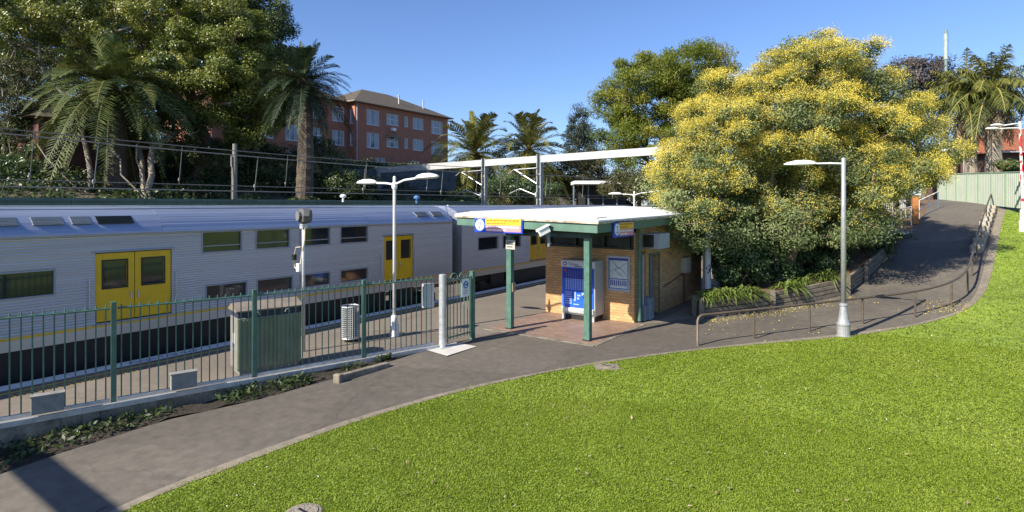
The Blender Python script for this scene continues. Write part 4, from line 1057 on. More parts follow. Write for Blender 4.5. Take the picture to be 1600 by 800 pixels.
L_IVY=leafmat('ivy_leaf',[(0,(.03,.05,.015)),(.5,(.08,.11,.03)),(1,(.16,.19,.06))],.25,.4,.5)
def E(px,py,D,rx,ry,rd=None):
    k=D/FP; return (tuple(far(px,py,D)),(rx*k*.95,(rd or rx)*k*.95,ry*k))
def gnd(px,D):
    p=far(px,300,D); return (p.x,p.y,BZ(p.x,p.y)-.1)
# --- left bank
tree('bank_tree','broad bright leaved tree behind the second palm trunk at left of the red flats','tree',gnd(300,36),[E(352,120,36,85,95),E(290,135,35,66,48),E(412,140,36,58,70),E(330,50,37,90,55)],150,.85,.85,115000,.165,.095,L_CAMPH,11,tr=.42,fork=far(330,235,36),group='trees on the bank behind the train')
tree('bank_tree','tall dark tree filling the top left corner behind the date palm','tree',gnd(215,46),[E(60,40,46,110,70),E(190,30,46,120,70),E(300,10,46,90,60),E(120,110,46,120,50),E(20,120,44,60,60)],190,1.0,1.15,80000,.24,.13,L_DARK,12,tr=.3,fork=far(180,190,46),stems=3,bark=PALEBARK,group='trees on the bank behind the train')
tree('bank_tree','yellow green leaved tree hanging over the top of the date palm','tree',gnd(110,38),[E(100,25,38,120,45),E(230,20,38,90,40),E(20,60,38,60,60),E(190,70,39,70,40)],110,.85,.8,42000,.2,.11,L_CAMPH,13,tr=.22,fork=far(125,200,38),stems=2,bark=PALEBARK,group='trees on the bank behind the train',shell=.3)
tree('bank_tree','dark dense tree crown rising left of the second palm','tree',gnd(390,47),[E(415,50,47,50,48),E(415,110,47,36,55),E(375,20,47,65,40),E(400,175,47,36,40)],90,.8,.95,50000,.2,.11,L_DARK,14,tr=.3,fork=far(400,200,42),group='trees on the bank behind the train')
tree('bank_tree','sparse pale branched tree at the left edge of the photograph','tree',gnd(10,31),[E(25,130,31,65,70),E(55,200,31,50,60),E(10,230,31,40,50)],110,.5,.45,20000,.13,.06,L_OLIVE,15,tr=.1,fork=far(20,240,31),stems=2,bark=PALEBARK,group='trees on the bank behind the train',shell=.15,tip=.014)
tree('bank_tree','slim pale multi stemmed tree right of the date palm trunk','tree',gnd(235,28.5),[E(225,175,33.5,60,40),E(268,205,33.5,50,35),E(200,215,33.5,40,25)],60,.6,.6,12000,.16,.08,L_DARK,16,tr=.15,fork=far(235,228,30),stems=4,bark=PALEBARK,group='trees on the bank behind the train')
tree('bank_tree','leaning white stemmed tree left of the date palm trunk','tree',gnd(135,28),[E(70,190,32,55,40),E(125,215,32.5,45,25)],50,.5,.5,9000,.14,.07,L_OLIVE,17,tr=.12,fork=far(105,230,29.5),stems=2,bark=PALEBARK,group='trees on the bank behind the train')
palm('date_palm','large date palm with arching fronds in front of the dark trees at left',gnd(180,30),far(174,140,30),4.4,92,L_PALM,21,tr=.42,emin=-42,stiff=.62,group='feather palms along the railway')
palm('date_palm','tall dark date palm standing just left of the red brick flats',gnd(474,33),far(474,126,33),3.3,84,L_PALMD,22,tr=.4,emin=-50,group='feather palms along the railway')
palm('date_palm','golden green date palm left of the two gantry masts',gnd(742,60),far(742,240,60),7.6,92,L_PALMG,23,tr=.5,emin=-80,leafl=.13,stiff=.62,group='feather palms along the railway')
palm('date_palm','golden green date palm behind the right gantry mast',gnd(826,62),far(826,234,62),7.4,86,L_PALMG,24,tr=.5,emin=-78,leafl=.13,stiff=.62,group='feather palms along the railway')
# shrubs under the bank trees
for i,(px,py,D,rx,ry,mt,lab) in enumerate([(30,280,29,55,30,L_SHRUB,'glossy shrub low at the left edge of the bank'),(38,238,31,62,48,L_DARK,'tall dark shrub hiding the brick house at the left edge'),(130,285,33,60,28,L_DARK,'dark shrub between the two white stems on the bank'),(285,270,37,50,38,L_DARK,'dark shrub below the bright leaved tree'),(350,262,36,45,45,L_DARK,'dark shrub behind the grey wooden pole'),
      (420,262,38,50,45,L_DARK,'dark shrub left of the second palm trunk'),(500,255,41,48,48,L_DARK,'dark shrub right of the second palm trunk'),(550,290,38,45,25,L_DARK,'low dark shrub at the foot of the grey paling fence')]):
    p=gnd(px,D); tree('bank_shrub',lab,'shrub',p,[E(px,py,D,rx,ry)],46,.45,.55,9000,.15,.08,mt,40+i,tr=.08,group='shrubs on the bank',shell=.35,stems=3)
# undergrowth over the bank
r=np.random.default_rng(77); n=90000
xx=-25.9-r.uniform(0,1,n)**1.5*24; yy=r.uniform(-3,42,n)
den=np.sin(xx*.8+1.7)*np.sin(yy*.55+xx*.2)+.6*np.sin(yy*1.7)*np.sin(xx*1.9)
k=(den+r.normal(size=n)*.3>-.35); xx=xx[k];yy=yy[k];den=den[k];n=len(xx)
zz_=np.interp(-xx,[-q for q in bx],bz)+.35*np.sin(yy*.7+xx)*np.sin(xx*.9+yy*.23)*(xx<-27)
P=np.c_[xx,yy,zz_+r.uniform(0,1,n)**.7*(.45+.55*np.clip(den,0,1))]
V,F=leaves(P,unit(r.normal(size=(n,3))+np.array([.3,-.2,.7])),.24,.13,r)
o=bigmesh('undergrowth',V,F,L_DARK,None,np.repeat(np.clip(.35+.25*np.sin(xx*1.3+yy)+.2*r.normal(size=n),0,1),4)); o['kind']='stuff'
# --- centre background
tree('conifer','dark conifer rising between the palms and the feathery tree','tree',gnd(908,72),[E(906,185,72,14,18),E(903,205,72,20,25),E(910,235,72,26,30),E(905,168,72,7,10)],60,.8,.9,16000,.3,.08,L_CONI,31,tr=.25,fork=far(907,240,72),droop=.5)
tree('olive_shrub','large olive green bushy tree behind the right mast','tree',gnd(900,66),[E(905,268,66,48,30),E(950,262,66,38,38),E(870,285,64,26,20)],90,.8,.9,26000,.2,.1,L_OLIVE,32,tr=.2,stems=3)
tree('green_shrub','rounded green shrub at the foot of the left mast','shrub',gnd(800,50),[E(790,292,50,36,18),E(830,298,50,40,16)],46,.6,.65,12000,.17,.09,L_SHRUB,33,tr=.1,stems=3)
tree('feathery_tree','tall feathery yellow green tree behind the flowering tree','tree',(far(1050,300,46).x,far(1050,300,46).y,0),[E(1010,150,46,75,62),E(1075,115,46,70,50),E(965,205,46,45,45),E(1090,170,46,60,60),E(1000,225,45,55,40),E(1120,95,47,25,25)],170,.9,1.0,85000,.3,.07,L_JACA,34,tr=.36,fork=far(1052,235,46),droop=.55,up=.7)
tree('olive_tree','low olive tree with yellowing leaves behind the kiosk roof','tree',(far(985,310,40).x,far(985,310,40).y,0),[E(985,292,40,48,22),E(1030,285,40,40,32)],60,.55,.6,16000,.15,.07,L_OLIVE,35,tr=.14,stems=3)
# ivy hedge on the paling fence under the flats
HG=thing('ivy_hedge','ivy hedge trailing over the grey paling fence below the red flats','hedge',tuple(far(600,262,46)))
r=np.random.default_rng(51); n=26000
s_=r.uniform(0,1,n); A_=np.array(far(505,262,43)); B_=np.array(far(705,268,52)); P=A_+(B_-A_)*s_[:,None]
hh=.75+.35*np.sin(s_*23)+.25*np.sin(s_*57+1)
P+=np.c_[r.normal(size=n)*.32,r.normal(size=n)*.32,(r.uniform(-.75,.5,n)**1)*hh*1.1]
V,F=leaves(P,unit(r.normal(size=(n,3))+np.array([.3,-.3,.8])),.18,.11,r); bigmesh('foliage',V-np.array(HG.location),F,L_IVY,HG,np.repeat(np.clip(.5+.3*np.sin(s_*31)+.2*r.normal(size=n),0,1),4))
# --- right side: planter bed, wattle, shrubs
bedA=[Vector((-5.75,18.75)),Vector((-4.0,21.75)),Vector((-2.3,24.5)),og(1347,438),og(1388,400),og(1408,374)]
bedA=[p for p in bedA]; bedB=[Vector((-6.3,19.2)),Vector((-6.4,22.5)),Vector((-6.4,26.5)),Vector((-6.4,30)),Vector((-6.4,35)),Vector((-6.4,41))]
sheet('garden_bed',*paired(bedA,bedB),8,.5,BEDSOIL,zf=lambda x,y:HZ(x,y)+.10*np.sin(x*2.3)*np.sin(y*1.7)+.05*np.sin(x*5)*np.sin(y*6))
sheet('side_passage',[Vector((-6.75,16.9)),Vector((-6.75,30))],[Vector((-5.8,18.5)),Vector((-5.9,30))],3,.006,CONC,zf=lambda x,y:x*0)
PO_=(-4,22,0)
PL=thing('timber_planter','low planter wall of weathered timber sleepers holding the garden bed','planter',PO_)
def sleepers(a,b,parent,courses=4):
    a=Vector((a[0],a[1],0));b=Vector((b[0],b[1],0)); L=(b-a).length; nn=max(1,round(L/2.2)); an=math.atan2((b-a).y,(b-a).x)
    for c in range(courses):
        m=MB(PO_)
        for i in range(nn):
            p=a.lerp(b,i/nn);q=a.lerp(b,(i+1)/nn); c_=(p+q)/2; z0=float(HZ(p.x,p.y));z1=float(HZ(q.x,q.y)); sl_=math.atan2(z1-z0,(q-p).length)
            m.box((c_.x,c_.y,(z0+z1)/2+.08+c*.152),((q-p).length-.01,.11+.012*((c*7+i*3)%3),.128),an,m=Matrix.Rotation(-sl_,3,'Y'))
        m.build('sleeper',TIMBER,parent,bevel=.008)
sleepers((-5.75,18.72),(-2.28,24.42),PL); c2=og(1352,440); c3=og(1390,402); sleepers((-2.2,24.6),(c2.x-.1,c2.y),PL); sleepers((c2.x-.1,c2.y),(c3.x-.1,c3.y),PL)
for (x,y) in ((-5.7,18.55),(-6.05,18.9),(-4.08,21.25),(-2.12,24.45),(c2.x,c2.y),(c3.x,c3.y)):
    m=MB(PO_); z=float(HZ(x,y)); m.box((x,y,z+.32),(.15,.15,.74),.5); m.build('post',TIMBER,PL,bevel=.01)
wb=(far(1215,440,22.6).x,far(1215,440,22.6).y,.6)
DW=22.8
tree('flowering_wattle','large rounded wattle tree covered in yellow blossom beside the ramp','tree',wb,
  [E(1235,190,DW,98,84),E(1325,192,DW,84,78),E(1140,205,DW-.5,85,80),E(1402,230,DW,66,62),E(1085,280,DW-1.5,66,66),E(1190,160,DW,60,50),E(1360,155,DW+.5,58,42),E(1225,312,DW+2.6,110,48),E(1150,325,DW,60,45),E(1115,360,DW-1.5,55,42),E(1195,350,DW-.8,70,38),E(1300,345,DW-.3,75,38),E(1375,272,DW-1.5,70,42),E(1280,110,DW+.5,90,40),E(1070,340,DW-3,45,55),E(1080,300,DW-1.5,60,70),E(1310,270,DW,90,45),E(1428,262,DW-.5,42,34)],
  430,.62,.64,250000,.12,.046,L_WATT,61,tr=.26,fork=(wb[0]-.1,wb[1]+.3,2.6),stems=3,shell=.5,lobe=.26,blossom=(L_FLOW,.75,.042,400000,lambda c:(c[:,2]-2.9)/2.6),droop=.2,tip=.016)
for i,(px,py,D,rx,ry,mt,lab,nl) in enumerate([
   (1150,405,21.5,48,42,L_SHRUB,'glossy green shrub at the left of the bed behind the strappy plants',15000),
   (1195,415,22.5,45,38,L_SHRUB,'leafy shrub in front of the wattle trunk',13000),
   (1265,395,23.5,52,48,L_SHRUB,'large leafy shrub right of the wattle trunk behind the lamp',16000),
   (1330,390,26,55,50,L_DARK,'dark shrub at the corner of the bed by the ramp',15000),
   (1345,390,27.5,34,36,L_DARK,'dark shrub spilling beside the shaded ramp',13000),
   (1130,350,22,35,50,L_SHRUB,'tall grey green shrub beside the white post',12000),
   (1225,350,25.5,95,60,L_DARK,'wide dark shrub behind the wattle trunk',20000),
   (1385,290,37,45,34,L_DARK,'dark shrub behind the white chairs',12000),
   (1322,325,31,48,45,L_DARK,'tall dark shrub under the right side of the wattle',15000)]):
    p=far(px,py,D); tree('garden_shrub',lab,'shrub',(p.x,p.y,float(HZ(p.x,p.y))+.45),[E(px,py,D,rx,ry)],60,.3,.4,nl,.115,.065,mt,70+i,tr=.05,group='shrubs in the garden bed',shell=.4,stems=4,tip=.01)
for i,(f,b,s,lab) in enumerate([(.05,.15,.5,'pale strappy plant at the left corner of the planter'),(.11,.12,.55,'strappy plant second from the left corner of the planter'),(.175,.1,.6,'strappy plant third from the left corner of the planter'),(.24,.12,.6,'strappy plant in the middle of the row over the sleepers'),(.31,.1,.6,'strappy plant hanging just left of the middle planter post'),(.365,.16,.42,'small strappy plant behind the middle planter post'),
     (.60,.12,.62,'lone strappy plant hanging over the sleepers left of the lamp'),(.66,.25,.4,'small strappy plant next to the lone clump by the lamp'),(.93,.4,.65,'strappy plant behind the lamp pole'),(1.0,.55,.6,'strappy plant at the planter corner right of the lamp'),(.14,.5,.5,'strappy plant behind the left corner clumps'),(.27,.5,.5,'strappy plant behind the middle of the planter row'),(.80,.6,.5,'strappy plant on bare mulch left of the lamp pole')]):
    x=-5.75+3.47*f-.85*b; y=18.72+5.7*f+.5*b
    strappy(lab,(x,y,float(HZ(x,y))+.58-.05*b),80,s*1.45,L_STRAP,90+i,'strappy plants along the planter')
# ------------------------------------------------------------------ red brick flats
ROOFT=brickmat('roof_tile_grey',(.115,.092,.062),(.085,.067,.045),(.05,.04,.03),w=.3,h=.3,ms=.03,rough=.85)
CURT=mat('curtain_white',(.42,.43,.45),.7,var=.15,scale=6,bump=.05)
WGL=glass('window_glass_sky',(.10,.13,.17),.05,.9)  # pale blue base colour stands in for sky reflected in the panes
TW=mat('window_white',(.82,.82,.8),.5,var=.05,bump=.02)
AO=(-56,44,8)
AP=thing('apartment_building','two storey red brick flats with hipped grey tile roofs up the bank','building',AO)
EV=15.7
xa=-53.1; ua,ub=43.2,59.2; xb=-54.5; uc=27.5
def zat_(py,D): return EYE-(py-HOR)/FP*D
def win(parent,o,a,nrm,s0,s1,z0,z1,style=1,recess=.09):
    o=Vector(o);a=Vector(a);nrm=Vector(nrm)
    f=MB(AO)
    def bar(sa,sb,za,zb,d0=-.02,d1=.05):
        vs=[o+a*s+Vector((0,0,z))-nrm*(recess-d) for d in (d0,d1) for s,z in ((sa,za),(sb,za),(sb,zb),(sa,zb))]
        f.add(vs,[(0,3,2,1),(4,5,6,7),(0,1,5,4),(1,2,6,5),(2,3,7,6),(3,0,4,7)])
    w=.07
    bar(s0,s1,z0,z0+w);bar(s0,s1,z1-w,z1);bar(s0,s0+w,z0+w,z1-w);bar(s1-w,s1,z0+w,z1-w)
    nmu=max(1,round((s1-s0)/.62))
    for k in range(1,nmu): 
        c=s0+(s1-s0)*k/nmu; bar(c-.03,c+.03,z0+w,z1-w,-.02,.04)
    if style==2: bar(s0+w,s1-w,(z0+z1)/2-.025,(z0+z1)/2+.025,-.02,.035)
    fr=f.build('window',TW,parent)
    m=MB(AO); vs=[o+a*s+Vector((0,0,z))-nrm*(recess-.0) for s,z in ((s0+w,z0+w),(s1-w,z0+w),(s1-w,z1-w),(s0+w,z1-w))]
    m.add(vs,[(0,1,2,3)]); m.build('pane',WGL,fr)
    cw=(s1-s0)*.3
    for sa,sb in ((s0+w,s0+w+cw),(s1-w-cw*.8,s1-w)):
        m=MB(AO); m.add([o+a*s+Vector((0,0,z))-nrm*(recess-.006) for s,z in ((sa,z0+w),(sb,z0+w),(sb,z1-w),(sa,z1-w))],[(0,1,2,3)]); m.build('curtain',CURT,fr)
    f=MB(AO); 
    vs=[o+a*s+Vector((0,0,z))+nrm*d for d in (-.08,.06) for s,z in ((s0-.05,z0-.09),(s1+.05,z0-.09),(s1+.05,z0-.002),(s0-.05,z0-.002))]
    f.add(vs,[(0,3,2,1),(4,5,6,7),(0,1,5,4),(1,2,6,5),(2,3,7,6),(3,0,4,7)]); f.build('sill',CURT,fr)
def face(o,a,L,nrm,wins,z0=4.0,z1=EV):
    m=MB(AO); wall_mb(m,(o[0],o[1],0),a,L,z0,z1,nrm,[w[:4] for w in wins],.12)
    w_=m.build('wall',RBRICK,AP)
    for q in wins: win(AP,(o[0],o[1],0),a,nrm,*q[:4],style=q[4] if len(q)>4 else 1,recess=.12)
def uof(px,x):
    t=(px-800)/FP; D=x/(CA*t-SA); return (SA*t+CA)*D
# right long face (x const, facing the tracks): windows by storey
zs_=((13.35,15.05),(10.6,12.3))
W=[]
for z0,z1 in zs_:
    W.append((uof(573,xa)-ua,uof(593,xa)-ua,z0-.1,z1,1)); W.append((uof(604,xa)-ua,uof(623,xa)-ua,z0+.25,z1-.1,2)); W.append((uof(632,xa)-ua,uof(638,xa)-ua,z0+.3,z1-.1)); W.append((uof(645,xa)-ua,uof(662,xa)-ua,z0+.2,z1-.05)); W.append((uof(674,xa)-ua,uof(692,xa)-ua,z0-.05,z1,2))
for z in ((7.8,9.4),): W.append((3,4.6,*z)); W.append((9,10.6,*z))
face((xa,ua),(0,1,0),ub-ua,(1,0,0),W)
face((xb,ua),(1,0,0),xa-xb,(0,-1,0),[(.45,1.05,13.2,14.9,2),(.45,1.05,10.6,12.2,2)])
W=[]
for z0,z1 in zs_+((7.9,9.5),):
    for s in (1.5,4.6,7.7,10.6,13.6): W.append((s,s+1.7,z0,z1,2 if s>8 else 1))
face((xb,uc),(0,1,0),ua-uc,(1,0,0),W)
W=[]
for z0,z1 in zs_+((7.9,9.5),): W+= [(1.0,2.6,z0,z1),(5.0,6.2,z0,z1)]
face((-64.5,uc),(1,0,0),10,(0,-1,0),W)
face((-64.5,ub),(1,0,0),-53.1+64.5,(0,1,0),[]); face((-64.5,uc),(0,1,0),ub-uc,(-1,0,0),[])
def hip(x0,x1,u0,u1,z,h,ov=.55):
    x0-=ov;x1+=ov;u0-=ov;u1+=ov; w=(x1-x0)/2; xm=(x0+x1)/2
    m=MB(AO); v=[(x0,u0,z),(x1,u0,z),(x1,u1,z),(x0,u1,z),(xm,u0+w,z+h),(xm,u1-w,z+h)]
    m.add(v,[(0,1,4),(1,2,5,4),(2,3,5),(3,0,4,5)]); rf=m.build('roof',ROOFT,AP)
    m=MB(AO); m.add([(x0+.02,u0+.02,z-.02),(x1-.02,u0+.02,z-.02),(x1-.02,u1-.02,z-.02),(x0+.02,u1-.02,z-.02)],[(3,2,1,0)]); m.build('eaves_lining',CURT,rf)
    m=MB(AO)
    for a,b in (((x0,u0),(x1,u0)),((x1,u0),(x1,u1)),((x1,u1),(x0,u1)),((x0,u1),(x0,u0))): m.tube([(a[0],a[1],z-.02),(b[0],b[1],z-.02)],.075,6)
    m.build('gutter',mat('gutter_cream',(.3,.27,.2),.6,var=.1,bump=0),rf)
    return rf
rf=hip(-64.5,xa,ua,ub,EV,3.0); hip(-64.5,xb,uc,ua-1.2,EV+.02,3.0)
for px,pt,pb in ((625,145,165),(663,152,170)):
    u=uof(px,-54.6); m=MB(AO); m.tube([(-54.8,u,EV+.2),(-54.8,u,EV+2.1)],.1,8); m.lathe((-54.8,u,EV+2.1),[(.14,0),(.14,.12),(.05,.16)],8); m.build('vent_pipe',CURT,rf)
m=MB(AO); m.tube([(xa+.1,ua+.2,5),(xa+.1,ua+.2,EV)],.06,6); m.build('downpipe',CURT,AP)
m=MB(AO); u=uof(613,xa); 
m.add([(xa+.02,u-.95,12.35),(xa+.02,u+.95,12.35),(xa+.75,u+.95,12.0),(xa+.75,u-.95,12.0)],[(0,1,2,3)]); aw=m.build('awning',mat('awning_tan',(.25,.2,.12),.7),AP)
sm=aw.modifiers.new('s','SOLIDIFY'); sm.thickness=.05
m=MB(AO); m.bb((xa+.005,u-.3,12.85),(xa+.4,u+.3,13.2)); m.build('wall_unit',TW,AP)
# dark brick house low on the bank at left
HO=(-40,14,5)
hb=thing('brick_house','low dark brick house half hidden behind the trunks of the left trees','house',HO)
x1=-37.5; u0,u1=uof(60,x1),uof(232,x1)
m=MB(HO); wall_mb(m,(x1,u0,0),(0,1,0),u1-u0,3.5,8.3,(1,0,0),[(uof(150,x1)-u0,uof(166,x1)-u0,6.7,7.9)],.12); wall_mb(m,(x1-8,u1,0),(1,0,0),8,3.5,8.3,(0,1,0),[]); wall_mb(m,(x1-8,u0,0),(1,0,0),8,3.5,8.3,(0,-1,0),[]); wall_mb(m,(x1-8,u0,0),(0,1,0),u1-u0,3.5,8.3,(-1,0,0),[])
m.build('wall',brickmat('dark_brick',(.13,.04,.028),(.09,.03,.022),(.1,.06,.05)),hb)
m=MB(HO); a=uof(150,x1);b=uof(166,x1)
for p,q,c,d in ((a,b,6.7,6.78),(a,b,7.82,7.9),(a,a+.07,6.78,7.82),(b-.07,b,6.78,7.82),((a+b)/2-.03,(a+b)/2+.03,6.78,7.82)): m.bb((x1-.1,p,c),(x1-.03,q,d))
w_=m.build('window',TW,hb); m=MB(HO); m.bb((x1-.119,a,6.7),(x1-.101,b,7.9)); m.build('pane',CURT,w_)
m=MB(HO); x0_=x1-8.5; X1_=x1+.5; m.add([(x0_,u0-.5,8.3),(X1_,u0-.5,8.3),(X1_,u1+.5,8.3),(x0_,u1+.5,8.3),((x0_+X1_)/2,u0+3,10.2),((x0_+X1_)/2,u1-3,10.2)],[(0,1,4),(1,2,5,4),(2,3,5),(3,0,4,5),(3,2,1,0)]); m.build('roof',ROOFT,hb)
# grey paling fence
PF=far(505,300,42); PG=far(712,298,51)
pfn=thing('paling_fence','grey timber paling fence on the bank under the ivy hedge','fence',tuple(PF))
m=MB(tuple(PF)); d=(PG-PF); d.z=0; L=d.length; d.normalize(); an=math.atan2(d.y,d.x)
PAL=mat('grey_paling',(.085,.105,.115),.85,var=.3,scale=2,bump=.2)
k=int(L/.16)
for i in range(k):
    p=PF.lerp(PG,(i+.5)/k); m.box((p.x,p.y,p.z+.55+.02*random.uniform(-1,1)),(.15,.025,2.4),an)
m.build('palings',PAL,pfn)
m=MB(tuple(PF))
for z in (.0,1.2): m.box(((PF+PG)/2+Vector((0,0,z)))-Vector((.05*-d.y,.05*d.x,0)),(L,.05,.09),an)
m.build('rail',PAL,pfn)
# poles on the bank
pp=far(366,308,29); t=thing('timber_pole','weathered grey pole standing behind the green wall left of the palm','pole',(pp.x,pp.y,2.0))
m=MB((pp.x,pp.y,2)); m.tube([(pp.x,pp.y,2),(pp.x+.06,pp.y,6.8)],[.14,.11],10); m.build('shaft',mat('pole_grey',(.2,.19,.16),.8,var=.3,scale=9,bump=.4,bscale=20),t)
m=MB((pp.x,pp.y,2)); m.box((pp.x+.03,pp.y-.16,5.9),(.12,.05,.5)); m.tube([(pp.x+.05,pp.y-.16,6.2),(pp.x+.1,pp.y-.18,5.0),(pp.x+.08,pp.y-.18,3.6)],.025,6); m.build('cable',WIRE,t)
m=MB(); 
for i,(px,py,D) in enumerate(((536,307,23),(651,309,23.6))):
    p=far(px,py,D); t=thing('wall_light','small white light fixture on top of the dark green wall '+('left' if i==0 else 'right')+' of the double lamp','light',tuple(p),0,'light fixtures on the green wall')
    m=MB(tuple(p)); m.lathe(tuple(p),[(.04,-.22),(.04,-.05),(.12,-.03),(.13,.04),(.06,.09)],10); m.build('shade',WHITE if i==0 else SKYB,t)
# far station canopy and rails fence
cp=far(930,286,58); t=thing('station_canopy','distant flat white station canopy on dark posts beneath the olive tree','canopy',(cp.x,cp.y,0))
m=MB((cp.x,cp.y,0)); r_=Vector((CA,SA,0)); q=Vector((cp.x,cp.y,0))
m.box((cp.x,cp.y,cp.z),(4.6,3.5,.32),ANG); m.build('roof',WHITE,t)
m=MB((cp.x,cp.y,0)); m.box((cp.x-.814*0,cp.y+1.5,cp.z/2),(4.9,.15,cp.z-.4),ANG); m.build('rear_screen',DARK,t)
for k in (-2.2,-.7,.8,2.2):
    p=q+r_*k; m=MB((cp.x,cp.y,0)); m.box((p.x,p.y,cp.z/2),(.13,.13,cp.z-.36),ANG); m.build('post',BLUEG,t)
# far treeline closing the view
for i,(px,py,D,rx,ry,lab) in enumerate(((860,285,110,60,30,'hazy dark tree far behind the olive shrubs'),(960,290,115,70,26,'far low tree right behind the station canopy'),(1080,280,100,70,45,'far dark tree behind the flowering wattle at left'),(1200,270,95,90,55,'far dark tree hidden behind the middle of the wattle'),(700,280,120,60,25,'far tree past the end of the bank'),)):
    p=far(px,py,D); tree('distant_tree',lab,'tree',(p.x,p.y,-1.8),[E(px,py+10,D,rx,ry),E(px-30,py+20,D,rx*.6,ry*.7)],60,1.6,2.0,9000,.6,.35,L_DARK if i!=1 else L_OLIVE,120+i,tr=.3,group='trees far beyond the station',shell=.3)
# ------------------------------------------------------------------ right side
RL=[og(*p) for p in ((1090,541),(1178,529.5),(1265,518.5),(1348,507),(1430,496.5),(1487,480),(1512,458),(1519,432),(1526,403),(1533,375),(1541,348),(1551,318))]
HO2=tuple(RL[0]); hr=thing('handrail','brown tubular handrail curving along the path and up the ramp','handrail',HO2)
m=MB(HO2); h=.8
pts=[RL[0],RL[0]+Vector((0,0,h-.14))]
d0=(RL[1]-RL[0]).normalized()
pts+=[RL[0]+Vector((0,0,h-.05))+d0*.04,RL[0]+Vector((0,0,h))+d0*.14]
tops=[p+Vector((0,0,h)) for p in RL[1:]]
for it in range(2):
    q=[tops[0]]
    for a,b in zip(tops[:-1],tops[1:]): q+=[a.lerp(b,.25),a.lerp(b,.75)]
    tops=q+[tops[-1]]
m.tube(pts+tops,.036,8); m.build('rail',RUST,hr,smooth=True)
for p in RL[1:]:
    m=MB(HO2); m.tube([p-Vector((0,0,.1)),p+Vector((0,0,h-.01))],.03,8); m.build('post',RUST,hr)
SG=[og(1539,392),og(1547,365),og(1553,345),og(1559,329)]
STN=mat('pale_stone',(.34,.3,.24),.9,var=.3,scale=8,bump=.6,bscale=30,bdist=.02)
proto=None
dd=(SG[-1]-SG[0]); dd.z=0; sa=math.atan2(dd.y,dd.x)
for i in range(9):
    f=i/8; k=min(2,int(f*3)); p=SG[k].lerp(SG[k+1],f*3-k); p=Vector((p.x-.25,p.y,float(HZ(p.x,p.y))))
    lab='pale stone block number %s from the lower end of the ramp edging'%['one','two','three','four','five','six','seven','eight','nine'][i]
    lab=['lowest pale stone block beside the ramp handrail','second lowest pale stone block beside the ramp','third pale stone block up from the bottom of the ramp edging','fourth pale stone block up the ramp edging','middle pale stone block in the row beside the ramp','fourth pale stone block down from the top of the ramp','third pale stone block down from the top of the ramp','second highest pale stone block beside the ramp','highest pale stone block at the top of the ramp'][i]
    if proto is None:
        m=MB(); m.box((0,0,.06),(.82,.42,.44)); o=m.build('stone_block',STN,None,bevel=.04); proto=o
    else:
        o=proto.copy(); COL.objects.link(o)
    o.location=p; o.rotation_euler=(0,random.uniform(-.04,.04),sa+random.uniform(-.06,.06)); tag(o,lab,'stone block','stone blocks edging the ramp')
# green metal fence at the top of the ramp
fa_=far(1466,308,42); fb_=far(1660,327,25.5)
fa_.z=4.2; 
GF=mat('pale_green_sheet',(.41,.46,.36),.5,var=.08,scale=1.2,bump=.03)
GFD=mat('pale_green_post',(.23,.33,.21),.5,var=.08,bump=0)
sfence=thing('sheet_metal_fence','pale green sheet metal fence closing the top of the ramp','fence',tuple(fa_))
dv=fb_-fa_; npan=9
for i in range(npan):
    a=fa_+dv*(i/npan); b=fa_+dv*((i+1)/npan); z=(a.z+b.z)/2; d2=Vector((dv.x,dv.y,0)).normalized(); nrm=Vector((d2.y,-d2.x,0))
    m=MB(tuple(fa_)); L2=Vector((b.x-a.x,b.y-a.y,0)).length; kk=int(L2/.06); vs=[]
    for j in range(kk+1):
        p=Vector((a.x,a.y,0))+d2*(L2*j/kk)+nrm*(.022*((j//2)%2))
        zb_=a.z+(b.z-a.z)*j/kk
        vs+=[(p.x,p.y,zb_-.15),(p.x,p.y,zb_+1.72)]
    m.add(vs,[(2*j,2*j+2,2*j+3,2*j+1) for j in range(kk)]); m.build('sheet_panel',GF,sfence)
    m=MB(tuple(fa_)); an=math.atan2(d2.y,d2.x); m.box((a.x,a.y,a.z+.82),(.07,.09,1.9),an); m.build('post',GFD,sfence)
    m=MB(tuple(fa_)); mid=(a+b)/2; m.box((mid.x,mid.y,mid.z+1.745),(L2,.085,.05),an,m=Matrix.Rotation(-math.atan2(b.z-a.z,L2),3,'Y')); m.build('top_rail',GFD,sfence)
# house with red tiles behind it
TILE=brickmat('terracotta_tile',(.40,.145,.06),(.27,.09,.04),(.15,.05,.03),w=.25,h=.3,ms=.03,rough=.8)
hp=far(1570,250,56); RH=thing('tiled_house','house with an orange terracotta tile roof behind the palm trunks','house',tuple(hp))
c_=far(1590,246,60); x_,y_=c_.x,c_.y; ax=Vector((CA,SA,0)); dp=Vector((-SA,CA,0))
Pq=lambda a,b,z: c_+ax*a+dp*b+Vector((0,0,z-c_.z))
zE=far(0,236,54).z; zR=far(0,196,58).z
m=MB(tuple(hp)); m.add([Pq(-6.4,-5,zE),Pq(9,-5,zE),Pq(9,6,zE),Pq(-6.4,6,zE),Pq(-1.8,.5,zR),Pq(6,.5,zR)],[(0,1,5,4),(1,2,5),(2,3,4,5),(3,0,4)]); m.build('roof',TILE,RH)
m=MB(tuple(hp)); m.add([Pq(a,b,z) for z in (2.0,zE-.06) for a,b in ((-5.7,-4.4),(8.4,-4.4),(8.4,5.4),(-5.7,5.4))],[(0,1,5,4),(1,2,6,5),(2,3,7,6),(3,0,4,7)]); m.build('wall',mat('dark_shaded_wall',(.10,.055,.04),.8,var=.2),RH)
m=MB(tuple(hp)); m.tube([Pq(-6.4,-5.05,zE),Pq(9,-5.05,zE)],.09,6); m.build('gutter',CURT,RH)
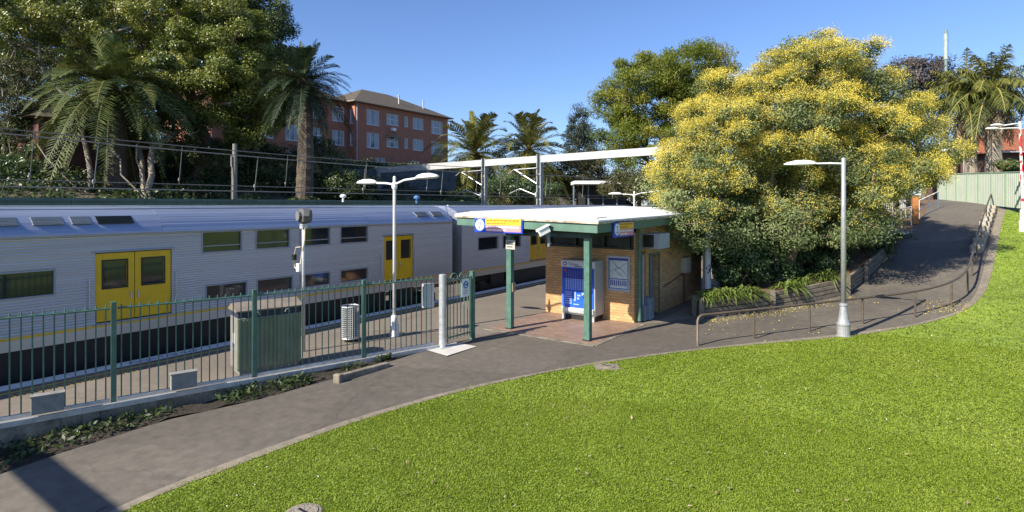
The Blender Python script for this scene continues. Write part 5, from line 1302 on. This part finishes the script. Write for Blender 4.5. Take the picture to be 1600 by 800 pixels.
m=MB(tuple(hp)); m.add([Pq(1.4,-4.0,zE+.75),Pq(3.2,-4.0,zE+.75),Pq(3.2,-2.0,zE+1.55),Pq(1.4,-2.0,zE+1.55),Pq(1.4,-4.0,zE+.2),Pq(3.2,-4.0,zE+.2)],[(0,1,2,3),(4,5,1,0),(4,0,3),(5,2,1)]); m.build('dormer',BLUEG,RH)
# queen palms
palm('queen_palm','queen palm with a smooth pale trunk and drooping plumes behind the green fence',(far(1551,280,47).x,far(1551,280,47).y,3.2),far(1549,142,47),5.4,50,L_PALMG,81,tr=.5,bark=PALEBARK,queen=True,group='queen palms behind the green fence',dead=26,deadm=L_DEAD,emin=-14)
palm('queen_palm','darker queen palm with hanging dead brown fronds left of the pale trunk',(far(1518,285,49).x,far(1518,285,49).y,3.2),far(1508,150,49),5.8,44,L_PALMG,82,tr=.42,bark=PALEBARK,queen=True,group='queen palms behind the green fence',dead=30,deadm=L_DEAD,emin=-18)
tree('purple_leaved_tree','grey purple leaved tree showing above the wattle at right','tree',(far(1440,300,62).x,far(1440,300,62).y,3),[E(1435,115,62,52,22),E(1405,135,62,40,25),E(1465,140,62,40,30)],70,1.0,1.1,20000,.26,.12,L_PURP,83,tr=.28,fork=far(1440,180,62))
tree('small_tree','grey green leafless looking tree behind the tiled house','tree',(far(1572,300,70).x,far(1572,300,70).y,3),[E(1570,175,70,28,30),E(1530,205,70,25,20)],40,.9,.9,7000,.25,.1,L_CONI,84,tr=.2)
for i,(px,py,D,rx,ry,lab) in enumerate(((1478,240,46,28,20,'yellow green shrub above the left end of the green fence'),(1578,258,45,16,5,'low green shrub behind the middle of the green fence'))):
    p=far(px,py,D); tree('fence_shrub',lab,'shrub',(p.x,p.y,3.5),[E(px,py,D,rx,ry)],30,.4,.5,6000,.16,.08,L_IVY,130+i,tr=.06,shell=.3,stems=3,group='shrubs behind the green fence')
p=far(1478,100,58); t=thing('tall_mast','thin grey green mast rising above the purple leaved tree','mast',(p.x,p.y,3))
m=MB((p.x,p.y,3)); m.lathe((p.x,p.y,3),[(.2,0),(.17,9.5)],10); m.lathe((p.x,p.y,12.5),[(.15,0),(.13,9.0),(.05,9.05)],10); m.build('shaft',mat('mast_green',(.16,.22,.2),.5,var=.1,bump=0),t)
m=MB((p.x,p.y,3)); m.lathe((p.x,p.y,18.5),[(.19,0),(.19,2.6)],10); m.build('antenna_sleeve',mat('mast_pale',(.3,.36,.34),.5,bump=0),t)
# lamps at the ramp top
STRIPE=bpy.data.materials.new('red_white_stripes'); STRIPE.use_nodes=True; nt=STRIPE.node_tree; b=nt.nodes['Principled BSDF']
tc=N(nt,'ShaderNodeTexCoord'); sx=N(nt,'ShaderNodeSeparateXYZ'); nt.links.new(tc.outputs['Object'],sx.inputs[0])
mp=N(nt,'ShaderNodeMapping'); mp.inputs['Scale'].default_value=(7,7,3.2); mp.inputs['Rotation'].default_value=(.5,.3,0); nt.links.new(tc.outputs['Object'],mp.inputs['Vector'])
mc=N(nt,'ShaderNodeTexNoise'); mc.inputs['Scale'].default_value=1; mc.inputs['Detail'].default_value=1; nt.links.new(mp.outputs['Vector'],mc.inputs['Vector']); md=N(nt,'ShaderNodeMath',operation='GREATER_THAN'); nt.links.new(mc.outputs['Fac'],md.inputs[0]); md.inputs[1].default_value=.54
mx=N(nt,'ShaderNodeMix',data_type='RGBA'); nt.links.new(md.outputs[0],mx.inputs['Factor']); mx.inputs['A'].default_value=(.62,.62,.6,1); mx.inputs['B'].default_value=(.5,.02,.03,1); nt.links.new(mx.outputs['Result'],b.inputs['Base Color']); b.inputs['Roughness'].default_value=.5
p=og(1600,362); D_=-SA*p.x+CA*p.y
t=thing('striped_lamp_post','white lamp post patched with red tape at the right edge of the lawn','street lamp',tuple(p)); t.rotation_euler=(R(0),R(-2.2),ANG)
H_=(362-190)/FP*D_
m=MB(); m.lathe((0,0,0),[(.17,0),(.17,.5),(.13,.55),(.12,1.0),(.07,1.05)],14); m.build('base',WHITE,t)
m=MB(); m.lathe((0,0,1.0),[(.065,0),(.05,H_-1.0)],12); m.build('pole',STRIPE,t)
for (s,L,z) in ((-1,1.0,H_-.3),(-1,.35,H_-.1)):
    m=MB(); m.tube([(0,0,z),(s*L*.5,.05,z+.02),(s*L,.05 if L>.5 else .5,z)],.03,6); ar=m.build('arm',LAMPW,t)
    m=MB(); head(m,(s*L*.95,.05 if L>.5 else .5,z),(s,0,.05),.62,.13,.09); m.build('lamp_head',LAMPW,ar,smooth=True)
p=far(1506,306,37.5); p.z=4.05
lamp(tuple(p),3.7,'slim lamp with a drooping head in front of the left end of the green fence',[(-.9,.3,.8,-.25)],rp=.05,hl=.7,mm=mat('lamp_pinkish',(.42,.36,.36),.5,var=.2,scale=4))
# chairs, post and rails under the wattle
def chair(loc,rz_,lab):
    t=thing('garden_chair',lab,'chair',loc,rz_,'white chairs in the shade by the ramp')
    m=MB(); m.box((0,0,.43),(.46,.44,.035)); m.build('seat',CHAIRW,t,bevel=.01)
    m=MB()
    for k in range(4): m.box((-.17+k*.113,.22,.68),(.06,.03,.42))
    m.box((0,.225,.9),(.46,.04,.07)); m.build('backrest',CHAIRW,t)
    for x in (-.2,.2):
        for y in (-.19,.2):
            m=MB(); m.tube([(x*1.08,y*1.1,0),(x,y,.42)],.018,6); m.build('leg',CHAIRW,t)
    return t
def YZ(x,y): return HZ(np.maximum(np.asarray(x,float),-1.9),y)
yl=[Vector(p[:2]) for p in (og(1392,399),og(1412,372),og(1432,350),og(1447,330),og(1464,312))]
sheet('cafe_yard',yl,[p+Vector((-9,1.5)) for p in yl],10,.004,BEDSOIL,zf=YZ)
for i,(dx,dy,h_,lab) in enumerate(((-3.2,.5,1.5,'dark leafy shrub right behind the white chairs'),(-4.0,4.0,2.0,'big dark shrub behind the orange wooden post'),(-3.0,8.0,1.6,'dark shrub by the left end of the green fence'))):
    q=yl[1]+Vector((dx,dy)); z=float(YZ(q.x,q.y)); tree('yard_shrub',lab,'shrub',(q.x,q.y,z),[((q.x,q.y,z+h_*.6),(1.5,1.5,h_*.65))],50,.4,.5,12000,.13,.07,L_DARK,150+i,tr=.06,shell=.35,stems=4,group='dark shrubs behind the chairs',tip=.01)
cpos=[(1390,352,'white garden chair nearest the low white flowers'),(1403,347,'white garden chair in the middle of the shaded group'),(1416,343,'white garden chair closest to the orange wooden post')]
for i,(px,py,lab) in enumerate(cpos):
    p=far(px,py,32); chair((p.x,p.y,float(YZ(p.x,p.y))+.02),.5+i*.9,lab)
for i,(px,lab) in enumerate(((1410,'white tubular railing in front of the shaded chairs'),(1452,'white tubular railing right of the orange wooden post'))):
    p=og(px-16,[360,342][i]); q=og(px+14,[352,326][i]); p=Vector(p);q=Vector(q)
    t=thing('white_railing',lab,'railing',tuple(p),0,'white railings beside the ramp')
    m=MB(tuple(p)); up=Vector((0,0,1.0))
    m.tube([p,p+up,q+up,q],.028,6); m.build('frame',WHITE,t)
    m=MB(tuple(p)); m.tube([p+up*.5,q+up*.5],.024,6); m.build('mid_rail',WHITE,t)
    m=MB(tuple(p)); mid=(p+q)/2; m.tube([mid,mid+up],.024,6); m.build('post',WHITE,t)
p=og(1430,350); t=thing('wooden_post','short orange brown wooden post catching the sun beside the ramp','post',tuple(p))
m=MB(tuple(p)); m.box((p.x,p.y,p.z+.75),(.28,.24,1.5),.3); m.build('shaft',mat('orange_timber',(.36,.15,.045),.7,var=.25,scale=5,bump=.2),t,bevel=.01)
m=MB(tuple(p)); m.box((p.x,p.y,p.z+1.52),(.32,.28,.05),.3); m.build('cap',TIMBER,t)
p=og(1386,372); t=thing('white_flower_clump','low clump of white flowers at the shaded edge of the ramp','flowers',tuple(p))
r=np.random.default_rng(5); n=500; P=np.c_[r.normal(size=n)*.5,r.normal(size=n)*.35,np.abs(r.normal(size=n))*.1+.25]
V,F=leaves(P,unit(r.normal(size=(n,3))+np.array([0,0,1.5])),.07,.07,r,0); bigmesh('petals',V,F,WHITE,t)
n=1500; P=np.c_[r.normal(size=n)*.55,r.normal(size=n)*.4,r.uniform(0,.28,n)]; V,F=leaves(P,unit(r.normal(size=(n,3))+np.array([0,0,.6])),.12,.04,r,0); bigmesh('leaves',V,F,L_SHRUB,t,np.repeat(r.uniform(0,1,n),4))
p=at(1106,452,.55); t=thing('white_post','white painted post standing among leaves at the left end of the garden bed','post',tuple(p))
m=MB(tuple(p)); m.tube([p,p+Vector((0,0,2.6))],[.12,.11],12); m.build('shaft',WHITE,t)
m=MB(tuple(p)); m.tube([p+Vector((-.18,.1,0)),p+Vector((-.18,.1,2.4))],.04,8); m.build('pipe',GREYP,t)
# ------------------------------------------------------------------ footbridge girder behind the viewer: its shadow crosses the path
t=thing('footbridge','steel footbridge beam crossing the tracks behind the viewpoint','footbridge',(-12,-4.2,-1))
m=MB((-12,-4.2,-1)); zz=4.45; uu=-3.65
m.bb((-28,uu-.1,zz-.14),(6,uu+.1,zz+.14)); m.build('beam',GREYP,t)
for x in (-27.8,5.8): 
    m=MB((-12,-4.2,-1)); m.bb((x-.15,uu-.15,-1.5),(x+.15,uu+.15,zz-.18)); m.build('column',GREYP,t)
# ------------------------------------------------------------------ grass
from mathutils.geometry import tessellate_polygon
def inpoly(x,y,poly):
    ins=np.zeros(len(x),bool); X,Y=poly[:,0],poly[:,1]; n=len(X); j=n-1
    for i in range(n):
        c=((Y[i]>y)!=(Y[j]>y)); 
        if c.any():
            xi=(X[j]-X[i])*(y-Y[i])/((Y[j]-Y[i]) if Y[j]!=Y[i] else 1e-9)+X[i]; ins^=c&(x<xi)
        j=i
    return ins
def blades(n0,dmin,dmax,hgt,wid,r):
    # uniform over a ground sector, tested against the lawn outline
    D=np.sqrt(r.uniform(dmin**2,dmax**2,n0)); th=r.uniform(R(-46),R(50),n0)
    Xc=D*np.sin(th); Dc=D*np.cos(th); x=CA*Xc-SA*Dc; y=SA*Xc+CA*Dc
    k=inpoly(x,y,lawnpoly); x=x[k];y=y[k]; n=len(x); q_=.04+.05*(np.sin(y*2.3+x)+np.sin(y*5.1)>.4); x=x+r.normal(size=n)*q_; y=y+r.normal(size=n)*q_; z=HZ(x,y)+.008
    az=r.uniform(0,6.283,n); lean=np.abs(r.normal(size=n))*.7+.2; h=hgt*r.uniform(.5,1.3,n); w=wid*r.uniform(.7,1.4,n)
    dx,dy=np.cos(az),np.sin(az); B=np.c_[x,y,z]; S=np.c_[-dy,dx,0*dx]*w[:,None]
    M_=B+np.c_[dx*lean*.35,dy*lean*.35,np.ones(n)*.6]*h[:,None]; T=B+np.c_[dx*lean,dy*lean,np.ones(n)*.95-.25*lean]*h[:,None]
    V=np.stack([B-S*.6,B+S*.6,M_+S,M_-S,T],1).reshape(-1,3)
    i=np.arange(n)*5; F=np.concatenate([np.stack([i,i+1,i+2,i+3],1)]); V6=V
    F2=np.stack([i+3,i+2,i+4],1)
    patch=.48+.14*np.sin(x*.9+1.3*np.sin(y*.7))*np.sin(y*1.1+.8*np.sin(x*.5)+2*np.sin(x*.31))+.08*np.sin(x*2.3+2*np.sin(y*1.7))*np.sin(y*2.9+1.5*np.sin(x*1.3))
    tint=np.clip(patch+r.normal(size=n)*.12,0,1)
    return V,F,F2,np.repeat(tint,5)
L_GRASS=leafmat('grass_blade',[(0,(.14,.20,.014)),(.45,(.205,.28,.022)),(.8,(.26,.32,.04)),(1,(.38,.39,.13))],.35,.5,.3)
r=np.random.default_rng(99)
def grass(nm,sets):
    V=[];F=[];T=[];o=0
    for s in sets:
        v,f,f2,t_=blades(*s,r)
        # triangles as thin quads: use mid vertices twice via extra vertex
        tipq=v[f2[:,2]]+np.array([.0006,.0006,0]); base_=len(v); idx=np.arange(len(tipq))+base_
        v=np.concatenate([v,tipq]); t_=np.concatenate([t_,t_[f2[:,2]]]); q=np.c_[f2,idx]
        V.append(v);F.append(f+o);F.append(q+o);T.append(t_);o+=len(v)
    g=bigmesh(nm,np.concatenate(V),np.concatenate(F),L_GRASS,None,np.concatenate(T)); g['kind']='stuff'; return g
g=grass('grass',[(420000,5.5,11,.03,.006),(380000,11,19,.034,.009),(240000,19,40,.045,.016)])
# weeds on the verge
n=3000; uu=r.uniform(-3,9.5,n); ff=r.uniform(0,1,n)**1.3
vx0=np.interp(uu,[p.y for p in vergeA],[p.x for p in vergeA]); pls=sorted([(p.y,p.x) for p in pathL[:8]]); vx1=np.interp(uu,[a for a,_ in pls],[b for _,b in pls])
keep=(np.sin(uu*2.1)+np.sin(uu*5.3+1)+r.normal(size=n)*.5>.0)|(uu<4.5); x=(vx0+.12+(vx1-vx0-.2)*ff)[keep]; y=uu[keep]; n=len(x)
P=np.c_[x,y,HZ(x,y)+r.uniform(.01,.16,n)]; V,F=leaves(P,unit(r.normal(size=(n,3))+np.array([0,0,1])),.13,.05,r,0)
w=bigmesh('weeds',V,F,L_DARK,None,np.repeat(np.clip(r.normal(size=n)*.25+.35,0,1),4)); w['kind']='stuff'  # dark leaf colour stands in for shade over the verge weeds
# fallen leaves and petals
def litter(nm,pts,m,size):
    P=np.array(pts); n=len(P); V,F=leaves(P,unit(r.normal(size=(n,3))*.35+np.array([0,0,1])),size,size*.65,r,0)
    o=bigmesh(nm,V,F,m,None,np.repeat(r.uniform(0,1,n),4)); o['kind']='stuff'
pts=[]
for _ in range(170):
    q=og(r.uniform(450,1590),r.uniform(540,800))
    if inpoly(np.array([q.x]),np.array([q.y]),lawnpoly)[0]: pts.append((q.x,q.y,q.z+.07))
litter('fallen_leaves',pts,L_DEAD,.055)
pts=[]
for _ in range(700):
    f=r.uniform(); a=Vector((-5.6,18.4)).lerp(Vector((-2.1,24.3)),f); o_=abs(r.normal())*.28+.05; q=(a.x+o_*.85,a.y-o_*.5)
    pts.append((q[0],q[1],float(HZ(*q))+.016))
for _ in range(320):
    q=og(r.uniform(1440,1512),r.uniform(470,492)); pts.append((q.x,q.y,q.z+.035))
for _ in range(260):
    q=og(r.uniform(1080,1460),r.uniform(470,540)); pts.append((q.x,q.y,float(HZ(q.x,q.y))+.028))
litter('fallen_petals',pts,L_FLOW,.045)

pts=[]
for _ in range(45):
    q=og(r.uniform(250,1595),r.uniform(530,800))
    if inpoly(np.array([q.x]),np.array([q.y]),lawnpoly)[0]: pts.append((q.x,q.y,q.z+.045))
P=np.array(pts); V,F=leaves(P,unit(r.normal(size=(len(P),3))*.4+np.array([0,0,1])),.022,.02,r,0); o=bigmesh('lawn_daisies',V,F,WHITE,None); o['kind']='stuff'
a=at(530,594,-.06); b=at(606,571,-.02); t=thing('kerb_block','low broken concrete kerb piece in the soil below the fence','kerb',tuple((a+b)/2))
m=MB(tuple((a+b)/2)); d=b-a; m.box(((a+b)/2)+Vector((0,0,.0)),(d.length,.14,.2),math.atan2(d.y,d.x)); m.build('block',CONCD,t,bevel=.02)
m=MB(tuple((a+b)/2)); m.box(a+Vector((.02,-.05,.02)),(.12,.18,.26),math.atan2(d.y,d.x)+.3); m.build('broken_end',CONC,t,bevel=.03)
